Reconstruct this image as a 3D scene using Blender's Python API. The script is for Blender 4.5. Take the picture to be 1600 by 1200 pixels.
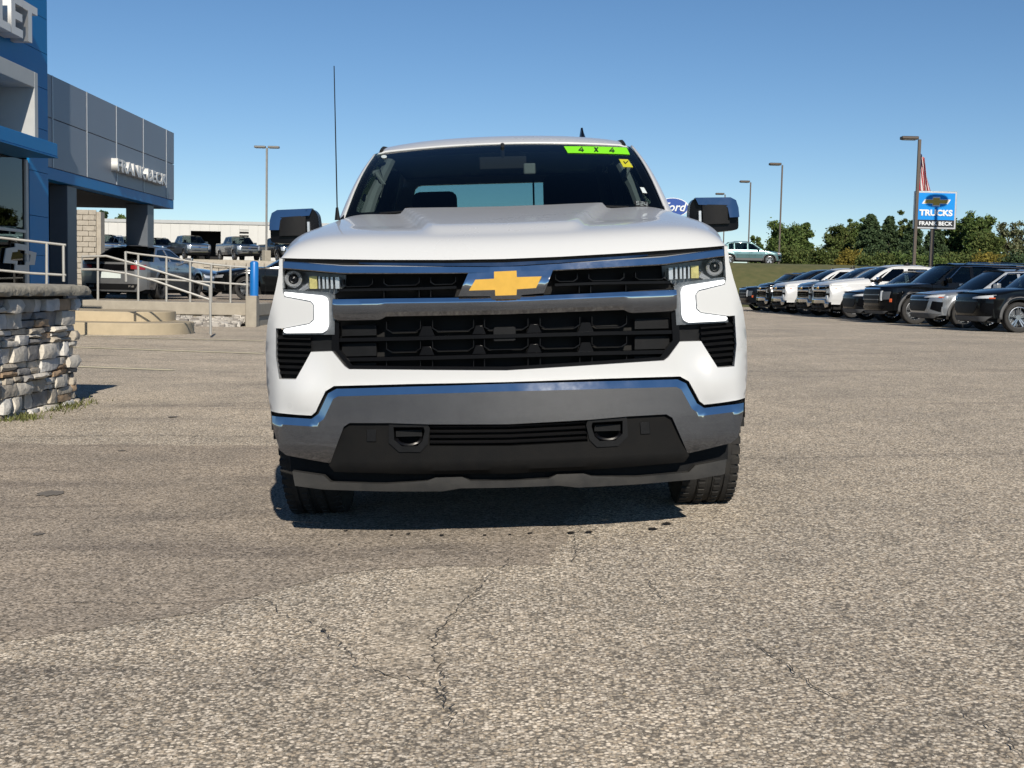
import bpy, bmesh, math, random
from mathutils import Vector, Matrix, noise
from mathutils.geometry import delaunay_2d_cdt

for o in list(bpy.data.objects): bpy.data.objects.remove(o)
SC = bpy.context.scene
COL = SC.collection
R = math.radians
rnd = random.Random(7)

# ------------------------------------------------------------------ camera, sky, sun, exposure
FPX = 1900.0; CAM_H = 1.0; ROLL = R(1.2)
_a = -11*math.cos(ROLL) - 148*math.sin(ROLL); _b = -11*math.sin(ROLL) + 148*math.cos(ROLL)
cam_d = bpy.data.cameras.new('camera'); cam = bpy.data.objects.new('camera', cam_d); COL.objects.link(cam)
cam_d.sensor_width = 36; cam_d.lens = 36*FPX/1600; cam_d.clip_end = 3000; cam_d.clip_start = 0.05
CR = (Matrix.Rotation(math.atan(_a/FPX), 4, 'Z') @ Matrix.Rotation(R(90) - math.atan(_b/FPX), 4, 'X') @ Matrix.Rotation(ROLL, 4, 'Z'))
cam.matrix_world = Matrix.Translation((0, 0, CAM_H)) @ CR
SC.camera = cam
SUN_EL = R(30); SUN_AZ = R(10)      # sun stands behind the camera, a little to the right
sun_dir = Vector((math.sin(SUN_AZ)*math.cos(SUN_EL), -math.cos(SUN_AZ)*math.cos(SUN_EL), math.sin(SUN_EL)))
W = bpy.data.worlds.new('World'); SC.world = W; W.use_nodes = True
_n = W.node_tree.nodes; _l = W.node_tree.links
sky = _n.new('ShaderNodeTexSky'); sky.sky_type = 'NISHITA'; sky.sun_disc = False
sky.sun_elevation = SUN_EL; sky.sun_rotation = math.atan2(sun_dir.x, sun_dir.y)
sky.air_density = 0.78; sky.dust_density = 0.0; sky.ozone_density = 2.2; sky.altitude = 300
bg = _n['Background']; bg.inputs['Strength'].default_value = 0.08
hs = _n.new('ShaderNodeHueSaturation'); hs.inputs['Saturation'].default_value = 1.16; hs.inputs['Value'].default_value = .92
_l.new(sky.outputs[0], hs.inputs['Color']); _l.new(hs.outputs[0], bg.inputs[0])
sl = bpy.data.lights.new('sun', 'SUN'); sl.energy = 3.9; sl.angle = R(0.53); sl.color = (1.0, 0.92, 0.80)
so = bpy.data.objects.new('sun', sl); COL.objects.link(so)
so.rotation_euler = sun_dir.to_track_quat('Z', 'Y').to_euler()
SC.view_settings.view_transform = 'Standard'; SC.view_settings.look = 'None'
SC.view_settings.exposure = 0.3; SC.view_settings.gamma = 1.0
SC.render.engine = 'CYCLES'
SC.cycles.max_bounces = 8; SC.cycles.transparent_max_bounces = 16; SC.cycles.sample_clamp_indirect = 6
SC.render.resolution_x = 1024; SC.render.resolution_y = 768

CR3 = CR.to_3x3()
def ray(px, py): return (CR3 @ Vector(((px-800)/FPX, -(py-600)/FPX, -1))).normalized()
def at(px, py, Y):                       # photo pixel -> point at depth Y
    r = ray(px, py); return Vector((0, 0, CAM_H)) + r*(Y/r.y)
def on_ground(px, py):
    r = ray(px, py); p = Vector((0, 0, CAM_H)); t = (gz(0, 5)-CAM_H)/r.z
    for _ in range(30):
        q = p + r*t; t = (gz(q.x, q.y)-CAM_H)/r.z
    return p + r*t
def sstep(a, b, t):
    t = min(1, max(0, (t-a)/(b-a))); return t*t*(3-2*t)
def lerp(a, b, t): return a + (b-a)*t
def gz(x, y):                            # height of the lot: falls gently from right to left
    if x >= 0: return .25*math.tanh(.05*x/.25)
    return .12*math.tanh(.05*x/.12)*(1-sstep(11, 24, y))

# ------------------------------------------------------------------ materials
MATS = {}
def mat(name, col, rough=.5, metal=0., var=0., vscale=4., bump=0., bscale=60., coat=0., emit=None, estr=0., col2=None, ior=1.5, spec=.5):
    m = bpy.data.materials.new(name); m.use_nodes = True; nt = m.node_tree; n = nt.nodes; l = nt.links
    b = n['Principled BSDF']
    b.inputs['Base Color'].default_value = (*col, 1); b.inputs['Roughness'].default_value = rough
    b.inputs['Metallic'].default_value = metal; b.inputs['IOR'].default_value = ior
    b.inputs['Specular IOR Level'].default_value = spec
    if coat: b.inputs['Coat Weight'].default_value = coat; b.inputs['Coat Roughness'].default_value = .03
    if emit: b.inputs['Emission Color'].default_value = (*emit, 1); b.inputs['Emission Strength'].default_value = estr
    tc = n.new('ShaderNodeTexCoord')
    if var or col2:
        nz = n.new('ShaderNodeTexNoise'); nz.inputs['Scale'].default_value = vscale; nz.inputs['Detail'].default_value = 6; nz.inputs['Roughness'].default_value = .65
        l.new(tc.outputs['Object'], nz.inputs['Vector'])
        rp = n.new('ShaderNodeValToRGB'); rp.color_ramp.elements[0].position = .3; rp.color_ramp.elements[1].position = .7
        c2 = col2 or tuple(min(1, c*(1+var)) for c in col); c1 = col if col2 else tuple(c*(1-var) for c in col)
        rp.color_ramp.elements[0].color = (*c1, 1); rp.color_ramp.elements[1].color = (*c2, 1)
        l.new(nz.outputs[0], rp.inputs[0]); l.new(rp.outputs[0], b.inputs['Base Color'])
        mr = n.new('ShaderNodeMapRange'); mr.inputs[3].default_value = max(0, rough-.06); mr.inputs[4].default_value = min(1, rough+.08)
        l.new(nz.outputs[0], mr.inputs[0]); l.new(mr.outputs[0], b.inputs['Roughness'])
    if bump:
        nb = n.new('ShaderNodeTexNoise'); nb.inputs['Scale'].default_value = bscale; nb.inputs['Detail'].default_value = 4
        l.new(tc.outputs['Object'], nb.inputs['Vector'])
        bp = n.new('ShaderNodeBump'); bp.inputs['Strength'].default_value = bump; bp.inputs['Distance'].default_value = .02
        l.new(nb.outputs[0], bp.inputs['Height']); l.new(bp.outputs[0], b.inputs['Normal'])
    MATS[name] = m; return m
def glass(name, tint, ior=1.45, rough=0.0):
    m = bpy.data.materials.new(name); m.use_nodes = True; nt = m.node_tree; n = nt.nodes; l = nt.links
    n.remove(n['Principled BSDF']); out = n['Material Output']
    tr = n.new('ShaderNodeBsdfTransparent'); tr.inputs[0].default_value = (*tint, 1)
    gl = n.new('ShaderNodeBsdfGlossy'); gl.inputs['Roughness'].default_value = max(rough, .01)
    fr = n.new('ShaderNodeFresnel'); fr.inputs[0].default_value = ior
    mx = n.new('ShaderNodeMixShader'); l.new(fr.outputs[0], mx.inputs[0]); l.new(tr.outputs[0], mx.inputs[1]); l.new(gl.outputs[0], mx.inputs[2])
    l.new(mx.outputs[0], out.inputs[0]); MATS[name] = m; return m
mat('paint_white', (.60, .605, .60), .28, coat=.45, spec=.4, var=.015, vscale=1.2)
mat('paint_black', (.0035, .004, .0045), .12, spec=.4, var=.1)
mat('paint_grey', (.07, .08, .095), .3, .35, coat=1., var=.06)
mat('paint_slate', (.055, .075, .10), .3, .4, coat=1., var=.06)
mat('paint_silver', (.36, .38, .40), .3, .6, coat=1., var=.04)
mat('paint_teal', (.10, .19, .20), .28, .45, coat=1., var=.06)
mat('paint_navy', (.006, .008, .011), .12, spec=.4, var=.06)
mat('paint_steel', (.20, .205, .21), .3, .5, coat=1., var=.06)
mat('chrome', (.64, .645, .65), .03, 1., var=.05, vscale=9)
mat('chrome_dirty', (.55, .545, .54), .12, 1., var=.12, vscale=14)
mat('gold', (.62, .36, .045), .42, .15, var=.06, vscale=30, bump=.05, bscale=300)
mat('black_gloss', (.004, .004, .005), .25, var=.1, spec=.18)
mat('black_plastic', (.008, .0085, .0095), .5, spec=.16, var=.18, vscale=25, bump=.12, bscale=500)
mat('black_dusty', (.005, .0054, .006), .6, spec=.12, col2=(.010, .0095, .009), vscale=7, bump=.12, bscale=400)
mat('dam_grey', (.016, .0165, .017), .7, col2=(.042, .040, .037), vscale=9, bump=.1, bscale=300)
mat('shut_black', (.004, .004, .004), .8, var=.1)
mat('rubber', (.02, .02, .021), .8, col2=(.04, .037, .033), vscale=18, bump=.1, bscale=300)
mat('rim_alloy', (.45, .46, .47), .25, .9, var=.06)
mat('rim_dark', (.03, .03, .032), .35, .5, var=.1)
mat('drl', (.85, .87, .88), .3, emit=(1, 1, 1), estr=.8, var=.02)
mat('lamp_silver', (.62, .63, .64), .25, .6, var=.1, vscale=40)
mat('lamp_dark', (.16, .17, .18), .3, .5, var=.2, vscale=40)
mat('lens_yellow', (.6, .52, .2), .2, .2, var=.2, vscale=60)
mat('amber', (.55, .10, .03), .3, var=.1)
mat('red_lens', (.25, .008, .01), .2, coat=.6, var=.1)
mat('interior_dark', (.012, .012, .014), .8, var=.2, bump=.1, bscale=200)
mat('interior_grey', (.17, .18, .18), .75, var=.08)
glass('windshield_glass', (.62, .72, .72), 1.42)
glass('rear_glass', (.55, .68, .68), 1.4)
glass('privacy_glass', (.10, .12, .12), 1.5)
glass('clear_lens', (.95, .96, .97), 1.2)

# ------------------------------------------------------------------ object helpers
def link(name, me, m=None, parent=None, loc=None):
    o = bpy.data.objects.new(name, me); COL.objects.link(o)
    if m is not None and me is not None: me.materials.append(MATS[m] if isinstance(m, str) else m)
    if parent: o.parent = parent
    if loc is not None: o.location = loc
    return o
def empty(name, loc=(0, 0, 0), rot=(0, 0, 0)):
    o = bpy.data.objects.new(name, None); COL.objects.link(o); o.location = loc; o.rotation_euler = rot
    o.empty_display_size = .2; return o
def tag(o, label=None, cat=None, group=None, kind=None):
    if label: o['label'] = label
    if cat: o['category'] = cat
    if group: o['group'] = group
    if kind: o['kind'] = kind
    return o
def smooth(me, ang=35):
    for p in me.polygons: p.use_smooth = True
    me.set_sharp_from_angle(angle=R(ang))
def mesh(name, vs, fs, m=None, parent=None, sm=35, loc=None):
    me = bpy.data.meshes.new(name); me.from_pydata([tuple(v) for v in vs], [], fs); me.update()
    bm = bmesh.new(); bm.from_mesh(me); bmesh.ops.recalc_face_normals(bm, faces=bm.faces); bm.to_mesh(me); bm.free()
    if sm: smooth(me, sm)
    return link(name, me, m, parent, loc)
class MB:                                # collects shapes, links them as one mesh object
    def __init__(s): s.v = []; s.f = []
    def add(s, vs, fs):
        k = len(s.v); s.v += [tuple(v) for v in vs]; s.f += [tuple(i+k for i in f) for f in fs]; return s
    def box(s, a, b, M=None):
        (x0, y0, z0), (x1, y1, z1) = a, b
        vs = [Vector(p) for p in ((x0,y0,z0),(x1,y0,z0),(x1,y1,z0),(x0,y1,z0),(x0,y0,z1),(x1,y0,z1),(x1,y1,z1),(x0,y1,z1))]
        if M: vs = [M @ v for v in vs]
        return s.add(vs, [(0,3,2,1),(4,5,6,7),(0,1,5,4),(1,2,6,5),(2,3,7,6),(3,0,4,7)])
    def tube(s, pts, r, n=8, cap=True):
        pts = [Vector(p) for p in pts]; rs = r if isinstance(r, (list, tuple)) else [r]*len(pts)
        vs = []; fs = []
        for i, p in enumerate(pts):
            t = (pts[min(i+1, len(pts)-1)] - pts[max(i-1, 0)]).normalized()
            u = t.cross(Vector((0, 0, 1)));
            if u.length < .05: u = t.cross(Vector((0, 1, 0)))
            u.normalize(); w = t.cross(u)
            for k in range(n):
                a = 2*math.pi*k/n; vs.append(p + (u*math.cos(a) + w*math.sin(a))*rs[i])
        for i in range(len(pts)-1):
            for k in range(n):
                fs.append((i*n+k, i*n+(k+1) % n, (i+1)*n+(k+1) % n, (i+1)*n+k))
        if cap: fs.append(tuple(range(n))[::-1]); fs.append(tuple((len(pts)-1)*n+k for k in range(n)))
        return s.add(vs, fs)
    def lathe(s, prof, n=24, axis='z', c=(0, 0, 0), closed=False):   # prof: (radius, height)
        vs = []; fs = []; m = len(prof)
        for k in range(n):
            a = 2*math.pi*k/n; ca, sa = math.cos(a), math.sin(a)
            for r, h in prof:
                p = (r*ca, r*sa, h) if axis == 'z' else ((h, r*ca, r*sa) if axis == 'x' else (r*ca, h, r*sa))
                vs.append((p[0]+c[0], p[1]+c[1], p[2]+c[2]))
        for k in range(n):
            for j in range(m if closed else m-1):
                a, b = k*m+j, k*m+(j+1) % m; c2, d = ((k+1) % n)*m+(j+1) % m, ((k+1) % n)*m+j
                fs.append((a, b, c2, d))
        return s.add(vs, fs)
    def build(s, name, m=None, parent=None, sm=35, loc=None): return mesh(name, s.v, s.f, m, parent, sm, loc)
def bevel(o, w=.004, seg=2, ang=40):
    b = o.modifiers.new('bevel', 'BEVEL'); b.width = w; b.segments = seg; b.limit_method = 'ANGLE'; b.angle_limit = R(ang)
    for p in o.data.polygons: p.use_smooth = True
    wn = o.modifiers.new('wn', 'WEIGHTED_NORMAL'); wn.keep_sharp = True; return o
def grid(name, fn, nu, nv, m, parent=None, sm=35, thick=None):
    vs = [fn(i/nu, j/nv) for i in range(nu+1) for j in range(nv+1)]
    fs = [(i*(nv+1)+j, (i+1)*(nv+1)+j, (i+1)*(nv+1)+j+1, i*(nv+1)+j+1) for i in range(nu) for j in range(nv)]
    o = mesh(name, vs, fs, m, parent, sm)
    if thick:
        s = o.modifiers.new('solid', 'SOLIDIFY'); s.thickness = thick; s.offset = -1
    return o
def inside(p, poly):
    x, y = p; c = False; n = len(poly); j = n-1
    for i in range(n):
        xi, yi = poly[i]; xj, yj = poly[j]
        if (yi > y) != (yj > y) and x < (xj-xi)*(y-yi)/(yj-yi)+xi: c = not c
        j = i
    return c
def resample(poly, s, closed=True):
    out = []; n = len(poly)
    for i in range(n if closed else n-1):
        a, b = poly[i], poly[(i+1) % n]; L = math.dist(a, b); k = max(1, int(math.ceil(L/s)))
        for q in range(k): out.append((lerp(a[0], b[0], q/k), lerp(a[1], b[1], q/k)))
    if not closed: out.append(tuple(poly[-1]))
    return out
def rounded(poly, r, seg=3):
    out = []; n = len(poly)
    for i in range(n):
        p0, p, p1 = Vector(poly[i-1]), Vector(poly[i]), Vector(poly[(i+1) % n])
        a = (p0-p); b = (p1-p); rr = min(r, a.length*.45, b.length*.45)
        A = p + a.normalized()*rr; B = p + b.normalized()*rr
        for q in range(seg+1):
            t = q/seg; out.append(tuple(A*(1-t)**2 + p*2*t*(1-t) + B*t*t))
    return out
def cdt(outline, holes=(), s=.04, creases=()):
    """triangulate a polygon with holes, inner points on a grid -> (points, triangles, boundary edges)"""
    loops = [resample(outline, s)] + [resample(h, s) for h in holes]
    vs = []; es = []
    for lp in loops:
        k = len(vs); vs += [Vector(p) for p in lp]; es += [(k+i, k+(i+1) % len(lp)) for i in range(len(lp))]
    nb = len(vs)
    for c in creases:
        c = resample(c, s, False); k = len(vs); vs += [Vector(p) for p in c]; es += [(k+i, k+i+1) for i in range(len(c)-1)]
    xs = [p[0] for p in loops[0]]; ys = [p[1] for p in loops[0]]
    ny = int((max(ys)-min(ys))/s)+2; nx = int((max(xs)-min(xs))/s)+2
    bound = [p for p in vs]
    for j in range(ny):
        for i in range(nx):
            p = (min(xs)+(i+.5*(j % 2))*s, min(ys)+j*s)
            if inside(p, loops[0]) and not any(inside(p, h) for h in loops[1:]):
                if min((p[0]-q[0])**2+(p[1]-q[1])**2 for q in bound) > (s*.45)**2: vs.append(Vector(p))
    ov, oe, of, _, _, _ = delaunay_2d_cdt(vs, es, [], 0, 1e-6)
    fs = []
    for f in of:
        c = (sum(ov[i].x for i in f)/3, sum(ov[i].y for i in f)/3)
        if inside(c, loops[0]) and not any(inside(c, h) for h in loops[1:]): fs.append(tuple(f))
    cnt = {}
    for f in fs:
        for i in range(3):
            a, b = f[i], f[(i+1) % 3]; cnt.setdefault((min(a, b), max(a, b)), []).append((a, b))
    be = [v[0] for v in cnt.values() if len(v) == 1]
    return [tuple(v) for v in ov], fs, be
def panel(name, outline, fn, m, parent=None, back=(0, .02, 0), s=.04, holes=(), creases=(), mirror=None, bev=0., sm=30):
    """a sheet of the outlined shape laid on the surface fn(u, v), with real thickness `back`
    mirror='weld' adds its mirror image in x to the same mesh (a half outline that ends on x = 0)"""
    pv, pf, be = cdt(outline, holes, s, creases)
    P = [Vector(fn(u, v)) for u, v in pv]; bk = Vector(back); n = len(P)
    vs = P + [p+bk for p in P]
    fs = [f for f in pf] + [tuple(i+n for i in f[::-1]) for f in pf] + [(b, a, a+n, b+n) for a, b in be]
    if mirror == 'weld':
        fs = [f for f in fs if not (len(f) == 4 and all(abs(vs[i].x) < 1e-5 for i in f))]
        k = len(vs); vs = vs + [Vector((-v.x, v.y, v.z)) for v in vs]; fs = fs + [tuple(i+k for i in f[::-1]) for f in fs]
    me = bpy.data.meshes.new(name); me.from_pydata([tuple(v) for v in vs], [], fs)
    bm = bmesh.new(); bm.from_mesh(me)
    if mirror == 'weld': bmesh.ops.remove_doubles(bm, verts=[v for v in bm.verts if abs(v.co.x) < 1e-4], dist=1e-4)
    bmesh.ops.recalc_face_normals(bm, faces=bm.faces); bm.to_mesh(me); bm.free()
    smooth(me, sm); o = link(name, me, m, parent)
    if bev: bevel(o, bev, 2, 50)
    return o
def both(name, outline, fn, m, parent, **k):       # a part on each side of the thing
    o1 = panel(name, outline, fn, m, parent, **k)
    o2 = panel(name, [(-u, v) for u, v in outline], lambda u, v: (lambda p: (-p[0], p[1], p[2]))(fn(-u, v)), m, parent,
               **{**k, 'holes': [[(-u, v) for u, v in h] for h in k.get('holes', ())], 'creases': [[(-u, v) for u, v in h] for h in k.get('creases', ())]})
    return o1, o2
def interp(pts, x):
    if x <= pts[0][0]: return pts[0][1]
    for (a, fa), (b, fb) in zip(pts, pts[1:]):
        if x <= b: return lerp(fa, fb, (x-a)/(b-a))
    return pts[-1][1]
def sinterp(pts, x):                                # smooth version
    if x <= pts[0][0]: return pts[0][1]
    for (a, fa), (b, fb) in zip(pts, pts[1:]):
        if x <= b: return lerp(fa, fb, sstep(a, b, x))
    return pts[-1][1]
def bake():                                         # turn modifiers into plain meshes so that copies can share them
    dg = bpy.context.evaluated_depsgraph_get(); dg.update()
    for o in list(COL.objects):
        if o.type == 'MESH' and o.modifiers:
            me = bpy.data.meshes.new_from_object(o.evaluated_get(dg)); o.modifiers.clear(); o.data = me
def text_mesh(name, s, size, depth, m, parent=None, shear=0., bold=0., align='CENTER', spacing=1.0):
    cu = bpy.data.curves.new(name, 'FONT'); cu.body = s; cu.size = size; cu.extrude = depth/2; cu.shear = shear
    cu.align_x = align; cu.align_y = 'CENTER'; cu.offset = bold; cu.space_character = spacing; cu.resolution_u = 3
    t = bpy.data.objects.new(name, cu); COL.objects.link(t); dg = bpy.context.evaluated_depsgraph_get(); dg.update()
    me = bpy.data.meshes.new_from_object(t.evaluated_get(dg)); bpy.data.objects.remove(t)
    me.materials.clear(); return link(name, me, m, parent)
# ------------------------------------------------------------------ ground
def asphalt(name, pale, dark, tan, peb, coarse):
    """worn asphalt: pebbles of several tones in a darker binder, stains of their own shape"""
    m = bpy.data.materials.new(name); m.use_nodes = True; nt = m.node_tree; n = nt.nodes; l = nt.links
    b = n['Principled BSDF']; b.inputs['Roughness'].default_value = .85; b.inputs['Diffuse Roughness'].default_value = 1.0; b.inputs['Specular IOR Level'].default_value = .25
    tc = n.new('ShaderNodeTexCoord')
    def nz(scale, det=5, rough=.6):
        q = n.new('ShaderNodeTexNoise'); q.inputs['Scale'].default_value = scale; q.inputs['Detail'].default_value = det; q.inputs['Roughness'].default_value = rough
        l.new(tc.outputs['Object'], q.inputs['Vector']); return q.outputs[0]
    def ramp(src, stops):
        r = n.new('ShaderNodeValToRGB'); e = r.color_ramp.elements
        while len(e) < len(stops): e.new(.5)
        for q, (p, c) in zip(e, stops): q.position = p; q.color = (*c, 1)
        l.new(src, r.inputs[0]); return r.outputs[0]
    def mix(a, c, f, mode='MIX'):
        q = n.new('ShaderNodeMix'); q.data_type = 'RGBA'; q.blend_type = mode
        for s, i in ((a, 6), (c, 7)):
            if isinstance(s, tuple): q.inputs[i].default_value = (*s, 1)
            else: l.new(s, q.inputs[i])
        if isinstance(f, float): q.inputs[0].default_value = f
        else: l.new(f, q.inputs[0])
        return q.outputs[2]
    wob = n.new('ShaderNodeMixRGB'); wob.blend_type = 'ADD'; wob.inputs[0].default_value = .004
    nn = n.new('ShaderNodeTexNoise'); nn.inputs['Scale'].default_value = 60; l.new(tc.outputs['Object'], nn.inputs['Vector'])
    l.new(tc.outputs['Object'], wob.inputs[1]); l.new(nn.outputs['Color'], wob.inputs[2])
    v = n.new('ShaderNodeTexVoronoi'); v.inputs['Scale'].default_value = peb; l.new(wob.outputs[0], v.inputs['Vector'])
    v2 = n.new('ShaderNodeTexVoronoi'); v2.inputs['Scale'].default_value = peb*1.9; l.new(wob.outputs[0], v2.inputs['Vector'])
    g = lambda k: tuple(c*k for c in pale)
    sep = n.new('ShaderNodeSeparateColor'); l.new(v.outputs['Color'], sep.inputs[0])
    sep2 = n.new('ShaderNodeSeparateColor'); l.new(v2.outputs['Color'], sep2.inputs[0])
    stone = ramp(sep.outputs[0], [(0, g(.14)), (.14, g(.32)), (.30, g(.75)), (.55, tan), (.75, g(1.25)), (.88, tuple(min(.85, c*1.9) for c in pale))])
    stone2 = ramp(sep2.outputs[0], [(0, g(.5)), (.4, g(.9)), (.75, tan), (.96, g(1.5))])
    stone = mix(stone, stone2, .22)
    gap = ramp(v.outputs['Distance'], [(.42, (0, 0, 0)), (.78, (1, 1, 1))])
    c = mix(stone, dark, mix((0, 0, 0), gap, coarse))
    wear = ramp(nz(.55, 8, .7), [(.35, (.80, .80, .80)), (.62, (1.08, 1.06, 1.03))])
    c = mix(c, wear, 1.0, 'MULTIPLY')
    wear2 = ramp(nz(3.3, 7, .7), [(.33, (.86, .86, .87)), (.66, (1.06, 1.05, 1.04))])
    c = mix(c, wear2, 1.0, 'MULTIPLY')
    # streaks of bare binder running across the lot
    mp = n.new('ShaderNodeMapping'); mp.inputs['Scale'].default_value = (.22, 1.5, 1); l.new(tc.outputs['Object'], mp.inputs[0])
    st = n.new('ShaderNodeTexNoise'); st.inputs['Scale'].default_value = 1.2; st.inputs['Detail'].default_value = 9; st.inputs['Roughness'].default_value = .72
    l.new(mp.outputs[0], st.inputs['Vector'])
    streak = ramp(st.outputs[0], [(.31, (.52, .52, .55)), (.45, (1, 1, 1))])
    c = mix(c, streak, .75, 'MULTIPLY')
    l.new(c, b.inputs['Base Color'])
    h = n.new('ShaderNodeMath'); h.operation = 'MULTIPLY_ADD'; l.new(v.outputs['Distance'], h.inputs[0]); h.inputs[1].default_value = -1.0
    l.new(nz(25), h.inputs[2])
    bp = n.new('ShaderNodeBump'); bp.inputs['Strength'].default_value = .6; bp.inputs['Distance'].default_value = .006
    l.new(h.outputs[0], bp.inputs['Height']); l.new(bp.outputs[0], b.inputs['Normal'])
    MATS[name] = m; return m
asphalt('asphalt', (.372, .337, .285), (.075, .068, .059), (.40, .333, .25), 108, .82)
asphalt('asphalt_smooth', (.235, .207, .175), (.125, .110, .093), (.255, .214, .168), 120, .40)
asphalt('asphalt_grey', (.33, .295, .245), (.11, .10, .085), (.35, .295, .225), 110, .5)
mat('crack_fill', (.075, .068, .057), .95, var=.3, vscale=30)
mat('stain', (.17, .145, .118), .9, col2=(.23, .20, .16), vscale=14)
mat('oil', (.03, .026, .024), .6, var=.4, vscale=60)
mat('line_paint', (.85, .76, .50), .8, col2=(.66, .58, .40), vscale=9)
mat('line_white', (.75, .72, .65), .8, col2=(.50, .46, .39), vscale=9)
def axis_steps(lo, hi, fine, grow):
    a = [0.]; s = fine
    while a[-1] < hi: a.append(a[-1]+s); s *= grow
    b = [0.]; s = fine
    while b[-1] > lo: b.append(b[-1]-s); s *= grow
    return sorted(set(a+b))
xs = axis_steps(-900, 900, .3, 1.09); ys = axis_steps(-300, 1800, .4, 1.07)
vs = [(x, y, gz(x, y)) for x in xs for y in ys]; ny = len(ys)
ground = tag(mesh('ground', vs, [(i*ny+j, (i+1)*ny+j, (i+1)*ny+j+1, i*ny+j+1) for i in range(len(xs)-1) for j in range(ny-1)], 'asphalt'), kind='structure')
def sheet(name, poly, m, lift, parent=None, s=.25):
    pv, pf, be = cdt(poly, (), s)
    return mesh(name, [(x, y, gz(x, y)+lift) for x, y in pv], pf, m, parent)
# repaired strip of finer asphalt, its edges ragged
def ragged(poly, s, amp, seed):
    out = []
    for x, y in resample(poly, s):
        d = noise.noise_vector(Vector((x*2.3+seed, y*2.3, seed)))*amp + noise.noise_vector(Vector((x*9+seed, y*9, seed)))*amp*.4; out.append((x+d.x, y+d.y))
    return out
strip_poly = [(-14, 3.5), (-1.5, 3.55), (-.95, 3.8), (-.6, 4.28), (.16, 4.36), (.27, 4.75), (.27, 5.3), (.5, 6.8), (.6, 8.0), (-2.0, 8.05), (-4, 8.25), (-14, 8.4)]
tag(sheet('asphalt_patch', ragged(strip_poly, .05, .09, 3), 'asphalt_smooth', .002, None, .3), kind='structure')
gp = [on_ground(*p)[:2] for p in ((690, 885), (770, 886), (752, 915), (712, 965), (680, 990), (686, 1030), (684, 1062), (640, 1066), (590, 1050), (562, 1015), (600, 960), (640, 920))]
tag(sheet('repair_patch', ragged(gp, .02, .035, 9), 'asphalt_grey', .003, None, .08), kind='structure')
def ribbon(name, pts, w, m, lift, parent, jit=0., seed=0):
    P = resample(pts, max(.02, w*2.5), False); r = random.Random(seed); vs = []; fs = []
    for i, (x, y) in enumerate(P):
        a, b = P[max(0, i-1)], P[min(len(P)-1, i+1)]; t = Vector((b[0]-a[0], b[1]-a[1])).normalized(); nrm = Vector((-t.y, t.x))
        o = jit*r.uniform(-1, 1) + jit*2*noise.noise(Vector((x*5, y*5, seed)))
        ww = w*(r.uniform(.35, 1.2) if jit else 1)*(min(1, i/3+.15, (len(P)-1-i)/3+.15) if jit else 1)
        c = Vector((x, y)) + nrm*o
        for sgn in (-1, 1): q = c + nrm*sgn*ww/2; vs.append((q.x, q.y, gz(q.x, q.y)+lift))
    fs = [(2*i, 2*i+1, 2*i+3, 2*i+2) for i in range(len(P)-1)]
    return mesh(name, vs, fs, m, parent, None)
CR_PX = [[(40, 945), (180, 942), (300, 946), (375, 938), (410, 940), (430, 955), (500, 980), (530, 1005), (560, 1045), (640, 1064), (690, 1080), (712, 1140)],
         [(800, 872), (755, 915), (722, 950), (676, 990), (684, 1030), (686, 1066), (705, 1100), (715, 1135)],
         [(1010, 905), (1030, 930), (1045, 950)], [(1170, 1000), (1215, 1035), (1260, 1065), (1300, 1090), (1340, 1110)], [(1100, 985), (1175, 1005)],
         [(1405, 655), (1480, 680), (1560, 710)], [(1380, 690), (1440, 700), (1520, 727)], [(1500, 1110), (1560, 1150), (1600, 1190)],
         [(0, 683), (130, 682), (250, 681), (415, 683)], [(905, 800), (902, 850), (900, 884)], [(1180, 830), (1330, 842), (1500, 838)],
         [(60, 640), (150, 648), (300, 640), (410, 645)], [(1170, 560), (1300, 585), (1420, 590)]]
for k, c in enumerate(CR_PX):
    ribbon('crack', [on_ground(*p)[:2] for p in c], .0038 if k != 8 else .012, 'crack_fill', .0065, ground, .012, k)
r_ = random.Random(5)
for px, py, w in ((540, 831, 9), (530, 853, 6), (612, 838, 8), (638, 836, 10), (690, 838, 11), (757, 838, 9), (797, 837, 8), (828, 835, 12), (892, 834, 18), (920, 833, 17), (1020, 828, 22), (1042, 820, 20),
                  (505, 988, 14), (165, 885, 0), (1067, 600, 0), (265, 680, 0), (80, 772, 60), (60, 836, 26), (270, 652, 24), (190, 705, 16)):
    if not w: continue
    c = on_ground(px, py); a = w*.36/FPX*c.y; n_ = 18
    q = [(c.x+math.cos(t*2*math.pi/n_)*a*r_.uniform(.7, 1.2), c.y+math.sin(t*2*math.pi/n_)*a*r_.uniform(.7, 1.2)*1.3) for t in range(n_)]
    mesh('oil_stain', [(x, y, gz(x, y)+.0062) for x, y in q], [tuple(range(n_))], 'oil' if px > 500 else 'stain', ground, None)
def line_px(a, b, w, m='line_paint'):
    a = on_ground(*a); b = on_ground(*b); ribbon('parking_line', [(a.x, a.y), (b.x, b.y)], w, m, .007, ground)
line_px((60, 571), (272, 579), .13); line_px((60, 541), (412, 553), .14); line_px((200, 528), (412, 533), .14); line_px((60, 524), (180, 526), .10)
for k in range(9):                                   # stall lines of the right-hand row
    y0 = 28.2 + 3.35*k; d = Vector((math.cos(R(20)), math.sin(R(20)))); a = Vector((10.2, y0-1.2))
    ribbon('parking_line', [tuple(a), tuple(a+d*5.5)], .10, 'line_white', .007, ground)
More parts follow.
